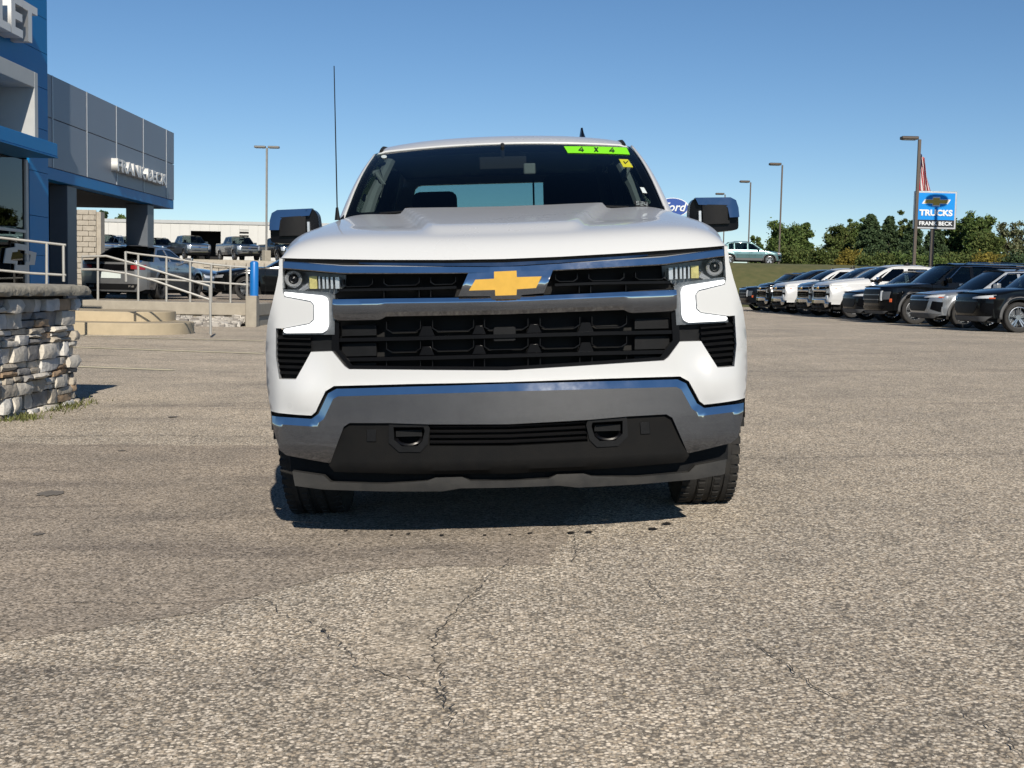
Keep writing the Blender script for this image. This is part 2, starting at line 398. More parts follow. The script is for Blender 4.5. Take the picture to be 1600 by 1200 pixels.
# loose stones that stand proud of the worn surface near the camera
def pebbles():
    r = random.Random(3); mb = MB()
    for k in range(42000):
        y = 2.3 + 4.4*r.random()**1.35; x = r.uniform(-.46, .46)*y
        if inside((x, y), strip_poly) and r.random() < .88: continue
        s = r.uniform(.0016, .0042)*(1 if r.random() < .96 else 1.7); a = r.uniform(0, 6.3); z = gz(x, y)
        ring = [(x+math.cos(a+q*1.2566)*s*r.uniform(.7, 1.3), y+math.sin(a+q*1.2566)*s*r.uniform(.7, 1.3), z-.001) for q in range(5)]
        mb.add(ring + [(x+r.uniform(-.3, .3)*s, y+r.uniform(-.3, .3)*s, z+s*r.uniform(.35, .8))], [(q, (q+1) % 5, 5) for q in range(5)])
    return mb
m = mat('pebble', (.27, .245, .205), .85); nt = m.node_tree
ge = nt.nodes.new('ShaderNodeNewGeometry'); rp = nt.nodes.new('ShaderNodeValToRGB'); e = rp.color_ramp.elements
e[0].color = (.07, .064, .056, 1); e[1].color = (.46, .425, .365, 1)
for p, c in ((.35, (.24, .21, .17)), (.7, (.32, .26, .18)), (.85, (.35, .315, .26))): e.new(p).color = (*c, 1)
nt.links.new(ge.outputs['Random Per Island'], rp.inputs[0]); nt.links.new(rp.outputs[0], nt.nodes['Principled BSDF'].inputs['Base Color'])
tag(pebbles().build('gravel', 'pebble', None, None), 'small loose pale stones scattered on the worn asphalt', 'gravel', kind='stuff')
# ------------------------------------------------------------------ the white pickup (and the shell its parked sisters share)
TY = 4.6; TILT = math.atan((gz(.87, 5.6)-gz(-.87, 5.6))/1.74)
TM = Matrix.Translation((.046, TY, 0)) @ Matrix.Rotation(R(-.3), 4, 'Z') @ Matrix.Rotation(-TILT, 4, 'Y')
TMI = TM.inverted()
def T(px, py, d):                       # photo pixel -> (x, z) on the truck's plane at depth d behind its nose
    o = TMI @ Vector((0, 0, CAM_H)); r = TMI.to_3x3() @ ray(px, py); t = (d-o.y)/r.y
    return (o.x+r.x*t, o.z+r.z*t)
def Fp(x):                              # plan curve of the front
    x = abs(x); e = max(0, x-.88); return .115*(min(x, .88)/.88)**2 + .26*e + 14*e*e
def TF(px, py, off=0.):
    d = off+.1
    for _ in range(12): x, z = T(px, py, d); d = Fp(x)+off
    return (x, z)
def tr(pts, off=0., half=False):        # trace a list of photo pixels on the front surface
    q = [TF(x, y, off) for x, y in pts]
    if half: q = [(0.0 if abs(a) < .02 else a, b) for a, b in q]
    return q
def sur(off, rel=None): return lambda x, z: (x, Fp(x)+off+(rel(x, z) if rel else 0), z)
XC = 789.0
truck = empty('pickup_truck')
truck.matrix_world = TM
tag(truck, 'large white pickup truck with chrome grille bars and gold emblem facing us head-on', 'pickup truck')
PT = truck
# --- hood
zf_pts = sorted((abs(x), z) for x, z in tr([(438, 403), (470, 404), (530, 405), (600, 406), (700, 406), (789, 404.5)], .03))
HX0 = abs(TF(438.5, 404, .03)[0])
def hood_pt(u, v):
    s = 2*u-1; ax = abs(s); d0 = Fp(s*HX0)+.03; d1 = 1.44+.10*ax*ax; e = v**1.6*(d1-d0); d = d0+e; x = s*lerp(HX0, .945, sstep(0, .6, e))
    rise = .080*(1-math.exp(-e/.05)) + .19*(e/1.4)**.85
    X = abs(x)
    z = interp(zf_pts, abs(s)*HX0) + rise*(1-ax**9)**.45 - .004*(X/.7)**2*min(1, e/.2)
    w = .27 + .17*max(0, e-.15)
    z += .022*sstep(.12, .27, e)*sstep(w+.035, w, X) - .008*sstep(.3, .6, e)*sstep(w, w+.035, X)*sstep(.75, .55, X)
    return (x, d, z)
grid('hood', lambda u, v: hood_pt(.5+.5*math.sin(math.pi*(u-.5)), v), 110, 70, 'paint_white', PT, 70)
panel('hood_gap', tr([(438, 404), (789, 406), (789, 416), (438, 412)], .05, True), sur(.055), 'shut_black', PT, s=.06, mirror='weld')
# --- white front fascia
fas = tr([(436.5, 404), (435, 430), (430, 455), (424, 480), (418, 505), (415, 545), (417, 600), (423, 642), (487, 649), (494, 643), (509, 611), (522, 603), (640, 600), (789, 597),
          (789, 579), (600, 577.5), (545, 577), (538, 572), (519, 549), (486, 550), (464, 592), (437, 592), (431, 558), (431, 513), (442, 513), (483, 505), (489, 499), (489, 477), (485, 472), (444, 464), (441.5, 456), (441.5, 404)], 0, True)
def fas_rel(x, z):                      # the cheek between lamp and vent stands proud, the lower lip rolls under
    ax = abs(x); r = 0.
    r -= .035*math.exp(-((ax-.80)/.09)**2-((z-.62)/.10)**2)
    r += .05*sstep(.56, .50, z)*sstep(.9, .6, ax)
    return r
panel('front_fascia', fas, sur(0, fas_rel), 'paint_white', PT, (0, .05, 0), .022, mirror='weld', bev=.006)
# --- black surround behind the openings
bk = tr([(437, 424), (440, 600), (520, 600), (789, 600), (789, 410), (445, 410)], .06, True)
panel('grille_backing', bk, sur(.17), 'shut_black', PT, s=.06, mirror='weld')
# --- chrome bars: top line, bottom line and a profile from top (v=0) to bottom (v=1)
def bar(name, top, bot, prof, m, off, parent=PT, half=True, thick=.05, n=60):
    T_ = tr(top, off, half); B_ = tr(bot, off, half); tx = sorted((-a if half else a, b) for a, b in T_); bx = sorted((-a if half else a, b) for a, b in B_)
    lo, hi = (0, max(tx[-1][0], bx[-1][0])) if half else (tx[0][0], tx[-1][0])
    P = prof + [(1.0, prof[-1][1]+thick), (0.0, prof[0][1]+thick)]; k = len(P); vs = []; fs = []
    for i in range(n+1):
        x = lerp(lo, hi, i/n) if not half else lerp(-hi, hi, i/n); ax = abs(x) if half else x
        zt = interp(tx, ax); zb = interp(bx, ax)
        for v, dd in P: vs.append((x, Fp(x)+off+dd, lerp(zt, zb, v)))
    for i in range(n):
        for j in range(k): a, b = i*k+j, i*k+(j+1) % k; fs.append((a, b, b+k, a+k))
    fs += [tuple(range(k)), tuple(n*k+j for j in range(k))]
    o = mesh(name, vs, fs, m, parent, 12); return o
bar('upper_chrome_bar', [(442, 408), (535, 414), (640, 415), (789, 416)], [(445, 420), (535, 428), (640, 428), (789, 427)],
    [(0, .016), (.12, .0075), (.88, .0), (1, .003)], 'chrome', -.005)
bar('hood_trim', [(560, 410), (600, 410.5), (700, 411), (789, 410)], [(560, 412), (600, 416), (700, 416.5), (789, 416.5)], [(0, .02), (1, .012)], 'chrome_dirty', .005)
bar('middle_chrome_bar', [(519, 466), (600, 465), (700, 464), (789, 462.5)], [(521, 498), (527, 502), (594, 501), (602, 495.5), (789, 492)],
    [(0, .020), (.05, .0064), (.25, .0005), (.30, .0), (.5, .0015), (.75, .006), (.97, .014), (1, .02)], 'chrome', -.02, n=90)
# --- emblem
def bow(pts, dd, th, m, name, bv, parent=PT, tilt=0.):
    q = tr(pts, -.03); zc = sum(p[1] for p in q)/len(q); return panel(name, q, lambda x, z: (x, -.03+dd+tilt*max(z-zc, -(z-zc)*.6), z), m, parent, (0, th, 0), .02, bev=bv)
em = bow([(716, 463), (731, 427.5), (764, 425.5), (766, 417), (813, 416), (815, 424), (864, 422), (850, 458), (815, 461), (813, 467), (768, 468), (766, 463)], .0, .06, 'chrome', 'emblem', .005, PT, .32)
bow([(733, 454), (743, 437), (772, 435.5), (772, 424.5), (807, 423), (807.5, 433), (846, 432), (837.5, 450), (807.5, 452), (807, 461), (774, 462), (773.5, 453)], -.016, .03, 'gold', 'emblem_face', .004, em)
# --- grilles
up = tr([(535, 428), (640, 427.5), (789, 426), (789, 466), (522, 466), (530, 448)], .05, True)
lw = tr([(519, 498), (600, 494), (789, 490), (789, 580), (545, 578), (519, 549)], .05, True)
panel('upper_grille', up, sur(.10), 'shut_black', PT, (0, .02, 0), .05, mirror='weld')
panel('lower_grille', lw, sur(.10), 'shut_black', PT, (0, .02, 0), .05, mirror='weld')
rim = tr([(519, 500), (519, 549), (545, 577.5), (789, 579.5), (789, 573), (551, 571), (530, 546), (530, 503)], .02, True)
panel('grille_surround', rim, sur(.015), 'black_gloss', PT, (0, .05, 0), .03, mirror='weld', bev=.003)
def strip(name, pts, w, off, m='black_gloss', dep=.03, parent=PT):       # a thin bar that follows traced pixels, w px high
    q = tr(pts, off); mb = MB(); hw = w/2/400
    for (x0, z0), (x1, z1) in zip(q, q[1:]):
        t = Vector((x1-x0, z1-z0)).normalized(); nx, nz_ = -t.y*hw, t.x*hw; k = max(1, int(abs(x1-x0)/.08)); e_ = t*hw*.6
        for i in range(k):
            xa, za, xb, zb = lerp(x0, x1, i/k), lerp(z0, z1, i/k), lerp(x0, x1, (i+1)/k), lerp(z0, z1, (i+1)/k)
            if i == 0: xa -= e_.x; za -= e_.y
            if i == k-1: xb += e_.x; zb += e_.y
            ya, yb = Fp(xa)+off, Fp(xb)+off
            mb.add([(xa-nx, ya, za-nz_), (xb-nx, yb, zb-nz_), (xb+nx, yb, zb+nz_), (xa+nx, ya, za+nz_),
                    (xa-nx, ya+dep, za-nz_), (xb-nx, yb+dep, zb-nz_), (xb+nx, yb+dep, zb+nz_), (xa+nx, ya+dep, za+nz_)],
                   [(0,1,2,3),(7,6,5,4),(0,4,5,1),(1,5,6,2),(2,6,7,3),(3,7,4,0)])
    return mb.build(name, m, parent, 30)
tl = lambda x, y: (x, y - (x-790)*.024)              # level line of the truck as it tilts in the photograph
CELLS = [(604, 657), (676, 740), (757, 825), (844, 906), (925, 979)]
for base, hgt in ((514, 16), (545, 15)):
    for a, b in CELLS:
        strip('grille_cell', [tl(a, base-hgt), tl(a, base-4), tl(a+8, base+1), tl(b-8, base+1), tl(b, base-4), tl(b, base-hgt)], 1.6, .035, 'black_gloss', .05)
    for a, b in ((657, 676), (740, 757), (825, 844), (906, 925)):
        q = tr([tl(a-3, base+8), tl(a+3, base-7), tl(b-3, base-7), tl(b+3, base+8)], .04); panel('grille_block', q, sur(.045), 'black_gloss', PT, (0, .05, 0), .04, bev=.003)
for y in (525, 556): strip('grille_slat', [tl(528, y), tl(640, y+.5), tl(789, y), tl(940, y-.5), tl(1052, y)], 5.5, .02, 'black_gloss', .07)
for a, b in CELLS:
    for x in (a, b): strip('grille_rib', [tl(x, 561), tl(x, 575)], 1.6, .04, 'black_gloss', .05)
for y0, y1 in ((503, 519), (531, 551), (562, 574)):
    for s_ in (-1, 1):
        xa, xb = ((534, 588) if s_ < 0 else (992, 1046))
        q = tr([tl(xa, y0), tl(xb, y0), tl(xb, y1), tl(xa, y1)], .05); panel('grille_blank', q, sur(.055), 'black_plastic', PT, (0, .03, 0), .05)
for a, b in ((536, 582), (600, 655), (673, 712), (868, 902), (920, 975), (993, 1040)):
    strip('grille_cell', [tl(a, 431), tl(a, 438), tl(a+6, 442), tl(b-6, 442), tl(b, 438), tl(b, 431)], 1.6, .04, 'black_gloss', .05)
strip('grille_slat', [tl(528, 447), tl(640, 448), tl(712, 447)], 4, .03, 'black_gloss', .06)
strip('grille_slat', [tl(868, 447), tl(940, 446), tl(1046, 447)], 4, .03, 'black_gloss', .06)
for x in (600, 655, 673, 905, 923, 978): strip('grille_rib', [tl(x, 450), tl(x, 463)], 1.6, .045, 'black_gloss', .05)
q = tr([(771, 511), (806, 510), (806, 532), (771, 533)], .06)
cb = panel('front_camera', rounded(q, .01), sur(.03), 'black_plastic', PT, (0, .06, 0), .04, bev=.004)
# --- lamps
def lamp_px(pts): return [TF(x, y, 0) for x, y in pts]
hl = lamp_px([(441.5, 421), (536, 429), (536, 446), (516, 462), (446, 456), (442, 452)])
both('headlight', hl, sur(.085), 'lamp_dark', PT, s=.03)
lens1, lens2 = both('headlight_lens', hl, sur(.004), 'clear_lens', PT, back=(0, .006, 0), s=.03)
drl = lamp_px([(444, 456), (500, 461.5), (506, 462.5), (511, 466), (513, 472), (513.5, 508), (511, 515.5), (504, 520), (446, 520.5), (443, 517.5), (444, 514), (484, 506.5), (491.5, 500), (491.5, 476.5), (486, 470), (445, 462.5)])
both('running_light', rounded(drl, .006), sur(-.004), 'drl', PT, back=(0, .05, 0), s=.03, bev=.005)
drs = lamp_px([(440.5, 452), (444, 464), (485, 472), (489, 477), (489, 499), (483, 505), (442, 513), (441, 523), (522, 523), (522.5, 462), (514, 457), (446, 452)])
both('lamp_bezel', drs, sur(.012), 'lamp_dark', PT, back=(0, .03, 0), s=.03)
for s_ in (-1, 1):
    cx, cz = TF(459, 436, .05); cx *= -s_; d = Fp(cx)
    mb = MB(); mb.lathe([(.0, -.012), (.010, -.009), (.017, 0), (.021, .01)], 20, 'y', (cx, d+.045, cz)); pj = mb.build('projector_lens', 'black_gloss', PT)
    mb = MB(); mb.lathe([(.020, -.005), (.029, -.014), (.034, -.008), (.026, .03)], 20, 'y', (cx, d+.05, cz)); mb.build('projector_ring', 'lamp_silver', pj)
    for k, (a, b) in enumerate(((484, 496), (498, 501), (504, 508), (510, 514), (517, 521), (524, 531))):
        p0 = TF(a, 432+.1*(a-484)*.3, .05); p1 = TF(b, 451, .05); x0, x1 = -s_*p0[0], -s_*p1[0]; dd = Fp(x0)
        MB().box((min(x0, x1), dd+.04, p1[1]), (max(x0, x1), dd+.08, p0[1])).build('reflector_fin', 'lens_yellow' if k == 0 else 'lamp_silver', PT)
    p0 = TF(466, 447, .05); p1 = TF(484, 456, .05)
    MB().tube([(-s_*p0[0], Fp(p0[0])+.05, p1[1]), (-s_*p1[0], Fp(p1[0])+.05, p0[1])], [.008, .014], 8).build('lamp_blade', 'lamp_silver', PT)
    p0 = TF(442.5, 425, .05); p1 = TF(446, 450, .05)
    MB().box((min(-s_*p0[0], -s_*p1[0]), Fp(p0[0])+.02, p1[1]), (max(-s_*p0[0], -s_*p1[0]), Fp(p0[0])+.05, p0[1])).build('lamp_edge', 'lamp_silver', PT)
    # amber side marker on the fender corner
# --- side vents of the bumper cover
vt = lamp_px([(431, 513), (441, 521), (519, 522), (519, 549), (486, 550), (464, 592), (437, 592), (431, 558)])
both('side_vent', vt, sur(.05), 'black_plastic', PT, back=(0, .03, 0), s=.035)
for s_ in (-1, 1):
    for k in range(7):
        y = 527+k*9; xr = 485 if y < 549 else 485-(y-549)*.5
        a = TF(433, y, .02); b = TF(xr, y+1.5, .02); xa, xb = -s_*a[0], -s_*b[0]; mb = MB()
        for i in range(4):
            x0, x1 = lerp(xa, xb, i/4), lerp(xa, xb, (i+1)/4); z0, z1 = lerp(a[1], b[1], i/4), lerp(a[1], b[1], (i+1)/4)
            mb.add([(x0, Fp(x0)+.018, z0-.006), (x1, Fp(x1)+.018, z1-.006), (x1, Fp(x1)+.05, z1+.008), (x0, Fp(x0)+.05, z0+.008)], [(0, 1, 2, 3)])
            mb.add([(x0, Fp(x0)+.018, z0-.006), (x1, Fp(x1)+.018, z1-.006), (x1, Fp(x1)+.05, z1-.012), (x0, Fp(x0)+.05, z0-.012)], [(0, 1, 2, 3)])
        mb.build('vent_louvre', 'black_plastic', PT)
# --- chrome bumper with its black lower fascia and air dam
BT = tr([(424, 650), (486, 655), (497, 647), (512, 615), (525, 608), (640, 604.5), (789, 600)], -.05, True)
bt = sorted((-x, z) for x, z in BT)
bp_ = BT + tr([(789, 663), (670, 663), (607, 661), (546, 661), (537, 667), (515, 725), (498, 722), (447, 712), (437, 704), (428, 674)], -.05, True)
def pdist(p, pl):
    best = 9.
    for a, b in zip(pl, pl[1:]):
        a, b, q = Vector(a), Vector(b), Vector(p); t = max(0, min(1, (q-a).dot(b-a)/max(1e-9, (b-a).length_squared))); best = min(best, (a+(b-a)*t-q).length)
    return best
LEDGE = .028
BTL = [(-x, z) for x, z in bt]
def bump_rel(x, z):
    t = pdist((-abs(x), z), BTL); r = .0105*max(0, 1-t/LEDGE)
    return r + .03*sstep(.42, .26, z) + .35*max(0, .52-z)**2
def offset_line(pl, w):                 # pl runs outward from the centre line; offset towards the bumper face
    out = []
    for i, p in enumerate(pl):
        d0 = (Vector(p)-Vector(pl[i-1])).normalized() if i else (Vector(pl[1])-Vector(p)).normalized()
        d1 = (Vector(pl[i+1])-Vector(p)).normalized() if i < len(pl)-1 else d0
        n0 = Vector((-d0.y, d0.x)); n1 = Vector((-d1.y, d1.x)); n = (n0+n1).normalized(); k = w/max(.5, n.dot(n0)); q = Vector(p)+n*k
        out.append((q.x, q.y))
    return out
cre = [p for p in offset_line(BTL, LEDGE) if p[0] > -.93]; cre[0] = (0.0, cre[0][1])
panel('chrome_bumper', bp_, sur(-.05, bump_rel), 'chrome', PT, (0, .03, 0), .02, creases=[cre], mirror='weld', bev=.002, sm=16)
panel('bumper_gap', tr([(424, 644), (487, 648), (495, 641), (510, 608), (522, 601), (789, 595), (789, 603), (526, 611), (512, 619), (498, 651), (487, 658), (424, 653)], 0, True), sur(.025), 'shut_black', PT, s=.05, mirror='weld')
lf = tr([(789, 661), (675, 661), (668, 659), (640, 655.5), (607, 658), (546, 659), (536, 666), (514, 727), (522, 738), (640, 742), (700, 743), (789, 742)], -.03, True)
hole = tr([(789, 664), (671, 664), (671, 697), (789, 697)], -.03, True)
hk = tr([(612, 664), (664, 664), (668, 672), (664, 692), (655, 701), (625, 701), (612, 690)], -.03)
lf2 = lf[1:] + [(0.0, lf[0][1])]
lo_ = [p for p in lf]                                # the grille slot opens at the centre line, so the outline runs round it
lo_ = [hole[3]] + [hole[2], hole[1], hole[0]] + lf
lo_ = [(0.0, hole[3][1]), hole[2], hole[1], (0.0, hole[0][1])] + lf
lo_[3] = (0.0, hole[0][1]);
def lf_rel(x, z):
    r = .07*sstep(.34, .25, z)
    if .05 < abs(x) < .36: r += .018*sstep(.31, .295, z)*sstep(.05, .09, abs(x))*sstep(.36, .32, abs(x))
    return r
panel('lower_fascia', lo_, sur(-.03, lf_rel), 'black_dusty', PT, (0, .05, 0), .02, holes=[hk], mirror='weld', bev=.004)
panel('intake_backing', tr([(600, 655), (789, 657), (789, 706), (600, 706)], .02, True), sur(.06), 'shut_black', PT, s=.06, mirror='weld')
for y in (666, 674, 682.5, 691):
    bar('intake_slat', [(668, y-1.6), (789, y-2.4)], [(668, y+2.2), (789, y+1.5)], [(0, .02), (.3, 0), (1, .006)], 'rim_dark', -.025, thick=.03, n=24)
for s_ in (-1, 1):
    q = [(-s_*x, z) for x, z in tr([(608, 660), (667, 660), (672, 670), (668, 694), (657, 706), (624, 706), (608, 692)], -.03)]
    qi = [(-s_*x, z) for x, z in tr([(615, 667), (662, 667), (664, 673), (660, 689), (652, 697), (628, 697), (616, 687)], -.03)]
    panel('tow_bezel', q, sur(-.038), 'black_plastic', PT, (0, .05, 0), .03, holes=[qi], bev=.004)
    c0 = TF(640, 683, .02); cx = -s_*c0[0]; pts = [(cx+.048*math.cos(a), Fp(cx)-.005-.02*abs(math.sin(a)), c0[1]+.026*math.sin(a)) for a in [R(20*k-10) for k in range(-8, 2)]]
    MB().tube(pts, .0085, 8).build('tow_hook', 'black_gloss', PT)
    MB().box((cx-.05, Fp(cx)+.0, c0[1]+.005), (cx+.05, Fp(cx)+.05, c0[1]+.03)).build('tow_bracket', 'black_plastic', PT)
    q = [(-s_*x, z) for x, z in tr([(573, 671), (588, 671), (588, 690), (573, 690)], -.03)]
    panel('sensor_cover', q, sur(-.036), 'black_plastic', PT, (0, .02, 0), .03, bev=.002)
dam = tr([(789, 752), (735, 752), (722, 746), (680, 747), (668, 752), (600, 757), (516, 754), (505, 744), (456, 737), (460, 760), (505, 766), (600, 769), (690, 769), (720, 764), (789, 763)], .02, True)
panel('air_dam', dam, sur(.03, lambda x, z: .25*max(0, .26-z)), 'dam_grey', PT, (0, .04, 0), .03, mirror='weld', bev=.004)
panel('dam_upper', tr([(789, 738), (640, 738), (520, 734), (500, 715), (450, 705), (453, 738), (505, 746), (516, 758), (789, 756)], .06, True), sur(.09), 'black_plastic', PT, (0, .03, 0), .04, mirror='weld')
# --- body sides, doors, bed
WB = 3.74; DF = .98; DR = DF+WB; RW = .405; LEN = 5.88
SIL = sorted((z, abs(x)) for x, z in fas[:8])
def arch(d, z0):
    z = z0
    for c in (DF, DR):
        if abs(d-c) < .50: z = max(z, .40+math.sqrt(max(0, .50**2-(d-c)**2))*.98)
    return z
def side_top(d):
    if d < 1.5: return hood_pt(.0, ((max(.0, d-Fp(HX0)-.03))/(1.54-Fp(HX0)-.03))**(1/1.6))[2]
    if d < 4.03: return 1.262
    return 1.34
def side_pt(s_, d, v):
    zt = side_top(d); zb = arch(d, .47 if d < 4.0 else .52); z = lerp(zt, zb, v); h = (z-.45)/(.85)
    x = sinterp([(0, .975), (.25, .995), (.55, 1.012), (.80, .99), (1.0, .958)], h)
    x = min(x, lerp(1.02, .945, sstep(.75, 1.0, h)))
    for c in (DF, DR):
        q = math.hypot(d-c, z-.40); x += .024*sstep(.64, .52, q)
    if d < .85: x = lerp(interp(SIL, z), x, sstep(Fp(interp(SIL, z)), .85, d))
    if d < 1.6: x = lerp(x, lerp(HX0, .945, sstep(0, .6, d-Fp(HX0)-.03)), sstep(.22, 0, v))
    if d > LEN-.35: x -= .07*((d-LEN+.35)/.35)**2
    return (s_*x, d, z)
def seg(name, s_, d0, d1, nd, parent=PT, m='paint_white', nv=18):
    fn = lambda u, v: side_pt(s_, lerp(d0, d1, u), v); o = grid(name, fn, nd, nv, m, parent, 60)
    return o
DOORS = {}
for s_ in (-1, 1):
    def fpt(u, v):
        z = lerp(side_top(.35), .47, v); d0 = Fp(interp(SIL, z)); return side_pt(s_, lerp(d0, 1.535, u), v)
    fe = grid('fender', fpt, 48, 22, 'paint_white', PT, 60); dr = []
    grid('side_marker', lambda u, v: tuple(Vector(side_pt(s_, lerp(.27, .37, u), lerp(.13, .185, v)))+Vector((s_*.004, -.002, 0))), 4, 3, 'amber', fe)
    for a, b in ((1.545, 2.77), (2.78, 4.02)):
        dr.append(seg('door', s_, a, b, 30))
        MB().box((s_*1.0-.012, b-.27, 1.06), (s_*1.0+.012+s_*.02, b-.07, 1.095)).build('door_handle', 'paint_white', dr[-1])
    seg('bed_side', s_, 4.03, LEN-.02, 56)
    mb = MB(); mb.box((s_*.965-.012, .6, .46), (s_*.965+.012, LEN-.2, 1.05)); 
    MB().box((s_*.93-.03, 1.55, .44), (s_*.93+.03, 4.2, .50)).build('rocker_panel', 'black_plastic', PT)
    MB().tube([(s_*1.0, 1.55, .40), (s_*1.0, 4.0, .40)], .045, 10).build('side_step', 'black_plastic', PT)
    # wheel housing lip and liner
    for c in (DF, DR):
        mb = MB(); n = 20
        for k in range(n):
            a0, a1 = math.pi*k/n, math.pi*(k+1)/n
            P = [(.99, .50), (.60, .50)]; 
            v4 = [(s_*X, c+math.cos(a)*r, .40+math.sin(a)*r*.98) for a in (a0, a1) for X, r in P]
            mb.add(v4, [(0, 1, 3, 2)])
        mb.build('wheel_liner', 'shut_black', PT)
    # mirror on its arm: black housing, chrome cap
    mx = [T(*p, 1.72) for p in ((423, 379), (422, 352), (424.5, 334), (433, 328.5), (489, 326), (495.5, 334), (498, 352), (497, 374), (470, 382))]
    mo = rounded([(-s_*x, z) for x, z in mx], .018)
    mir = panel('side_mirror', mo, lambda x, z: (x, 1.735-.03*(1-((abs(x)-1.10)/.14)**2), z), 'black_gloss', PT, (0, .10, 0), .03, bev=.012)
    cap = [T(*p, 1.70) for p in ((422.5, 360), (422, 345), (424.5, 333), (433, 328), (488, 325.5), (484, 337), (442, 341), (439, 344.5), (438, 360))]
    panel('mirror_cap', [(-s_*x, z) for x, z in cap], lambda x, z: (x, 1.645+max(0, z-1.29)*.36+.25*max(0, abs(x)-1.17), z), 'chrome', mir, (0, .05, 0), .015, bev=.004)
    fc = [T(*p, 1.70) for p in ((439, 340), (478, 337), (478, 368), (437, 369))]
    panel('mirror_panel', [(-s_*x, z) for x, z in fc], lambda x, z: (x, 1.715-.035*(1-((abs(x)-1.10)/.14)**2), z), 'black_plastic', mir, (0, .03, 0), .03, bev=.003)
    a = T(482, 344, 1.70)[0]*-s_
    MB().box((a-.006, 1.69, 1.21), (a+.006, 1.72, 1.375)).build('mirror_trim', 'lamp_silver', mir)
    MB().tube([(s_*.93, 1.80, 1.24), (s_*1.06, 1.78, 1.27)], .035, 8).build('mirror_arm', 'black_gloss', mir)
    # tail lamp
    MB().box((s_*.93-.05, LEN-.09, .95), (s_*.93+.05, LEN+.005, 1.30)).build('tail_light', 'red_lens', PT)
# bed interior, tailgate, rear bumper
MB().box((-.80, 4.06, .78), (.80, LEN-.06, .82)).build('bed_floor', 'black_plastic', PT)
for s_ in (-1, 1): MB().box((s_*.84-.05, 4.06, .80), (s_*.84+.05, LEN-.06, 1.335)).build('bed_wall', 'paint_white', PT)
MB().box((-.80, 4.045, .60), (.80, 4.075, 1.335)).build('bed_front', 'paint_white', PT)
bevel(MB().box((-.84, LEN-.055, .62), (.84, LEN, 1.34)).build('tailgate', 'paint_white', PT), .012)
bevel(MB().box((-.96, LEN-.05, .46), (.96, LEN+.10, .64)).build('rear_bumper', 'chrome', PT), .03)
# underside and running gear
MB().box((-.80, .30, .30), (.80, LEN-.3, .46)).box((-.72, 1.5, .46), (.72, 4.0, .9)).build('underbody', 'shut_black', PT)
MB().box((-.72, .25, .46), (.72, 1.42, 1.05)).build('engine_bay', 'shut_black', PT)
MB().box((-.58, .22, .22), (.58, .95, .31)).build('skid_plate', 'shut_black', PT)
for c in (DF, DR): MB().tube([(-.8, c, .40), (.8, c, .40)], .06, 10).build('axle', 'shut_black', PT)
def wheel(name, r, w, parent, x, y, z, side, rimm='rim_alloy', spokes=6, tread=True, rr=.66):
    root = None; hw = w/2
    prof = [(r*rr, -hw*.80), (r*.80, -hw*1.0), (r*.93, -hw*1.0), (r*.975, -hw*.90)]
    xs_ = [-.80, -.52, -.50, -.44, -.42, -.10, -.08, -.02, .02, .08, .10, .42, .44, .50, .52, .80]
    for q in xs_:
        g = .985 if round(abs(q), 2) in (.50, .44, .08, .02) else 1.0
        if round(abs(q), 2) in (.02,): g = .985
        prof.append((r*g*(1-.012*q*q), hw*q))
    prof += [(r*.975, hw*.90), (r*.93, hw), (r*.80, hw), (r*rr, hw*.80)]
    mb = MB(); mb.lathe(prof, 48, 'x')
    ty = mb.build('tyre', 'rubber', None, 25); tyb = ty
    if tread:
        mb = MB(); n = 52
        for k in range(n):
            a = 2*math.pi*k/n
            for q0, q1, off in ((-1.0, -.70, 0), (.70, 1.0, .5), (-.38, -.16, .25), (.16, .38, .75)):
                a_ = a+off*2*math.pi/n; M = Matrix.Rotation(a_, 4, 'X')
                mb.box((hw*q0, -r*.042, r*.93 if abs(q0) > .6 or abs(q1) > .6 else r*.985), (hw*q1, r*.030, r*(.997 if abs(q0+q1) > 1 else 1.006)), M)
        tb = mb.build('tread_block', 'rubber', ty); tb['kind'] = 'stuff'
    mb = MB(); mb.lathe([(r*rr*1.0, -hw*.8), (r*rr*.93, -hw*.7), (r*rr*.93, hw*.7), (r*rr*1.0, hw*.82), (r*rr*.95, hw*.84), (r*rr*.90, hw*.66)], 40, 'x')
    mb.lathe([(.001, hw*.62), (r*.17, hw*.62), (r*.19, hw*.52), (.19*r, -.2*hw)], 20, 'x')
    for k in range(spokes):
        M = Matrix.Rotation(2*math.pi*k/spokes, 4, 'X')
        for off in (-.035, .035):
            mb.add([M @ Vector(p) for p in ((hw*.58, off*r-.035*r, r*.12), (hw*.58, off*r+.035*r, r*.12), (hw*.76, off*2.6*r+.04*r, r*rr*.95), (hw*.76, off*2.6*r-.04*r, r*rr*.95),
                    (hw*.40, off*r-.035*r, r*.12), (hw*.40, off*r+.035*r, r*.12), (hw*.5, off*2.6*r+.04*r, r*rr*.95), (hw*.5, off*2.6*r-.04*r, r*rr*.95))],
                   [(0,1,2,3),(7,6,5,4),(0,4,5,1),(1,5,6,2),(2,6,7,3),(3,7,4,0)])
    ri = mb.build('rim', rimm, ty, 30)
    mb = MB(); mb.lathe([(.001, -.1*hw), (r*.55, -.1*hw), (r*.55, -.15*hw)], 24, 'x'); mb.build('brake_disc', 'lamp_dark', ty)
    ty.name = name; ty.parent = parent; ty.location = (x, y, z)
    if side < 0: ty.rotation_euler = (0, 0, math.pi)
    return ty
for s_ in (-1, 1):
    for c in (DF, DR): wheel('wheel', RW, .24, PT, s_*.872, c, RW-.004, s_)
